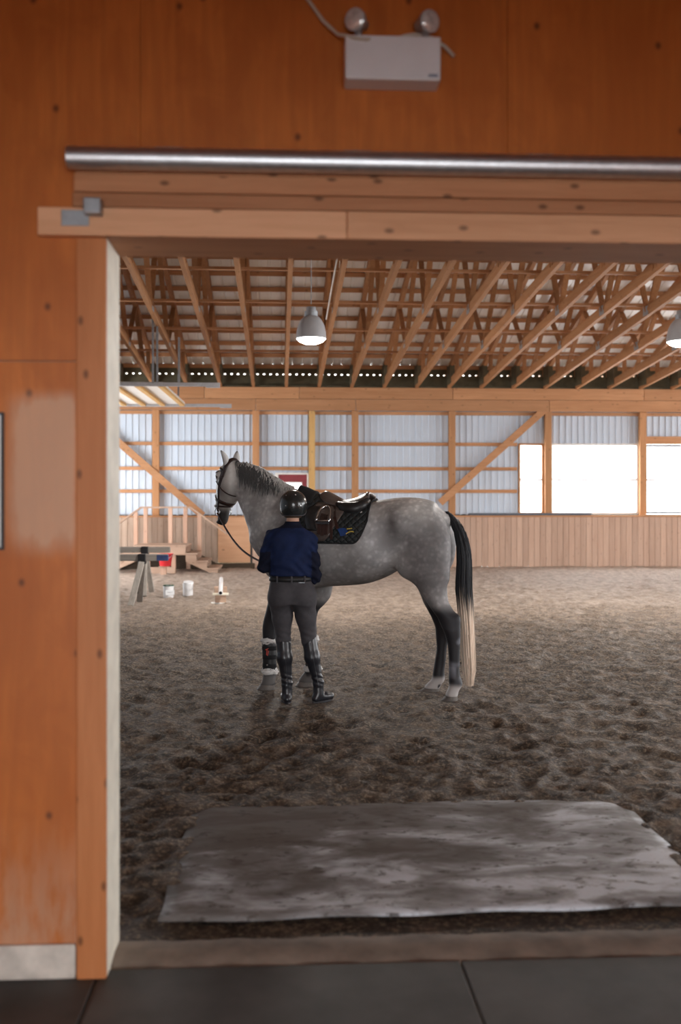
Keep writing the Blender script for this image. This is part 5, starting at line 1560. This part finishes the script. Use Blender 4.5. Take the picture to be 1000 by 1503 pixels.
for K_, A_, tw, tl_ in ((KNL, ANL, -.10, .17), (KNR, ANR, .92, .145)):
    BF = Field((min(K_[0], A_[0]) - .13, -.17, -.01), (max(K_[0], A_[0]) + .18, .24, .56), .0065)
    calf = K_ * .66 + A_ * .34 + np.array((0, -.014, 0))
    BF.cone(K_ + (0, 0, .035), calf, .060, .060, .025); BF.cone(calf, A_ + (0, 0, .06), .059, .041, .03)
    dx, dy = math.sin(tw) , math.cos(tw)
    BF.cone(A_ + (0, 0, .06), A_ + (0, -.005, -.03), .042, .043, .02)
    BF.cone(A_ + (-dx * .025, -dy * .030, -.065), A_ + (dx * .06, dy * .06, -.062), .036, .040, .02, (1, 1, .95))
    BF.cone(A_ + (dx * .06, dy * .06, -.056), A_ + (dx * tl_ * .78, dy * tl_ * .78, -.062), .044, .040, .02, (1, 1, .9))
    g = np.meshgrid(*BF.ax, indexing='ij')
    BF.D += np.sin(g[2] * 150 + g[0] * 45 + g[1] * 30) * .0030 * np.exp(-((g[2] - .185) / .05) ** 2)
    q = (g[0] - K_[0]) * .0 + g[2]
    BF.D = np.maximum(BF.D, g[2] - (.505 + .035 * np.clip((g[0] - K_[0]) / .06, -1, 1) * (1 if K_[0] > 0 else -.3)))
    BF.D = np.maximum(BF.D, .010 - g[2])
    bt, _, _ = BF.build('boot', M['boot_leather'], person, relax=1)
    c0 = A_ + np.array((-dx * .028, -dy * .032, 0)); c1 = A_ + np.array((dx * tl_ * .78, dy * tl_ * .78, 0)); nrm = np.array((-dy, dx, 0))
    mb = MB(); P = []
    for z_, gr in ((-.004, 0), (.016, .001)):
        ring = []
        for t_ in np.linspace(0, 2 * math.pi, 30, endpoint=False):
            u_ = .5 - .5 * math.cos(t_); side_ = math.sin(t_)
            cpt = c0 + (c1 - c0) * u_; wd = (.036 + .008 * math.sin(u_ * 3)) * 1.0
            ext = (-1 if u_ < .5 else 1) * .034 * abs(math.cos(t_)) ** 3
            dd = (c1 - c0) / np.linalg.norm(c1 - c0)
            pnt = cpt + nrm * side_ * wd + dd * ext; ring.append((pnt[0], pnt[1], z_))
        P.append(ring)
    n_ = 30; vs_ = P[0] + P[1]
    MB().add(vs_, [tuple(range(n_))[::-1], tuple(range(n_, 2 * n_))] + [(i, (i + 1) % n_, (i + 1) % n_ + n_, i + n_) for i in range(n_)]).build('sole', M['frame_black'], bt)
    # zip line down the back of the boot
    zb = []
    bb_ = BVHTree.FromObject(bt, bpy.context.evaluated_depsgraph_get())
    for z_ in np.linspace(.13, .49, 12):
        f_ = (K_[2] - z_) / (K_[2] - A_[2]); cxx = K_[0] + (A_[0] - K_[0]) * f_
        h_ = bb_.ray_cast(Vector((cxx + .006, -.4, z_)), Vector((0, 1, 0)))
        if h_[0] is not None: zb.append(tuple(h_[0] + Vector((0, -.001, 0))))
    if len(zb) > 3: MB().tube(zb, .0035, 6).build('zip', M['frame_black'], bt, smooth=True)
# helmet: domed shell with brim, vents, harness at the nape
hel = MB(); P = []
hc = HC + np.array((.002, -.002, .036))
for f in np.linspace(0, 1, 18):
    row = []
    for a in np.linspace(0, 2 * math.pi, 44, endpoint=False):
        back = .5 - .5 * math.sin(a); th = f * (1.62 + .82 * float(smooth01(back * 1.25)))
        zz = math.cos(th) if th < R90 else -(th - R90) * .92
        rr = math.sin(th) if th < R90 else 1 - (th - R90) ** 2 * .20
        drop = 0
        row.append((hc[0] + rr * math.cos(a) * .109, hc[1] + rr * math.sin(a) * .128, hc[2] + zz * .112 - drop * 1.2))
    P.append(row)
helmet = MB().grid(P, closed=True).build('helmet', M['helmet'], person, smooth=True, solid=.006)
MB().tube([(p[0], p[1], p[2]) for p in P[-1]] + [P[-1][0]], .006, 8, cap=False).build('rim', M['frame_black'], helmet, smooth=True)
bp = []
for t_ in np.linspace(0, 1, 5):
    bp.append([(hc[0] + math.cos(a) * .100 * (1 - .05 * t_), hc[1] + math.sin(a) * .126 + .055 * t_ * math.sin(a) ** 2, hc[2] - .012 - .012 * t_ * math.sin(a)) for a in np.linspace(.5, math.pi - .5, 20)])
MB().grid(bp).build('brim', M['helmet'], helmet, smooth=True, solid=.005)
for a, zz in ((-2.15, -.012), (-1.0, -.010), (-1.35, .075), (-2.3, .07)):
    rr = math.sqrt(max(.05, 1 - (zz / .112) ** 2))
    n_ = Vector((math.cos(a), math.sin(a), .2)).normalized()
    MB().lathe([(0, .004), (.005, .003), (.007, -.002)], (hc[0] + rr * math.cos(a) * .108, hc[1] + rr * math.sin(a) * .131, hc[2] + zz), 10, n_.to_track_quat('Z', 'Y').to_matrix()).build('vent_stud', M['steel'], helmet)
# hair gathered below the helmet rim
P = []
for z_, k in ((1.535, .96), (1.515, .97), (1.495, .88), (1.482, .55)):
    P.append([(HC[0] + math.cos(a) * .076 * k, HC[1] - .008 + math.sin(a) * .086 * k, z_) for a in np.linspace(math.pi + .15, 2 * math.pi - .15, 18)])
MB().grid(P).build('hair', M['hair_brown'], person, smooth=True, solid=.008)

# rein from the bit to the handler's left hand (part of the bridle)
Mi = bpy.context.evaluated_depsgraph_get()
bpy.context.view_layer.update()
inv = horse.matrix_world.inverted()
a = Vector(hp(.488, -.03, .068)); b = inv @ (person.matrix_world @ Vector(gripL)); 
out_pt = inv @ (person.matrix_world @ Vector((-.235, .175, 1.115)))
pts = []
for t_ in np.linspace(0, 1, 28):
    p = a.lerp(out_pt, t_); p.z -= .10 * math.sin(math.pi * t_) ** 1.0 * (1 - .25 * t_); pts.append(tuple(p))
pts += [tuple(out_pt.lerp(b, .5) + Vector((0, 0, -.012))), tuple(b), tuple(b + Vector((.02, .02, -.06))), tuple(b + Vector((.03, .03, -.16)))]
P = []
for i, p in enumerate(pts):
    q = Vector(pts[min(i + 1, len(pts) - 1)]) - Vector(pts[max(0, i - 1)]); sdv = q.cross(Vector((0, 1, 0))).normalized() * .008
    P.append([tuple(Vector(p) + sdv), tuple(Vector(p) - sdv)])
MB().grid(P).build('rein', M['leather_dark'], br, smooth=True, solid=.004)
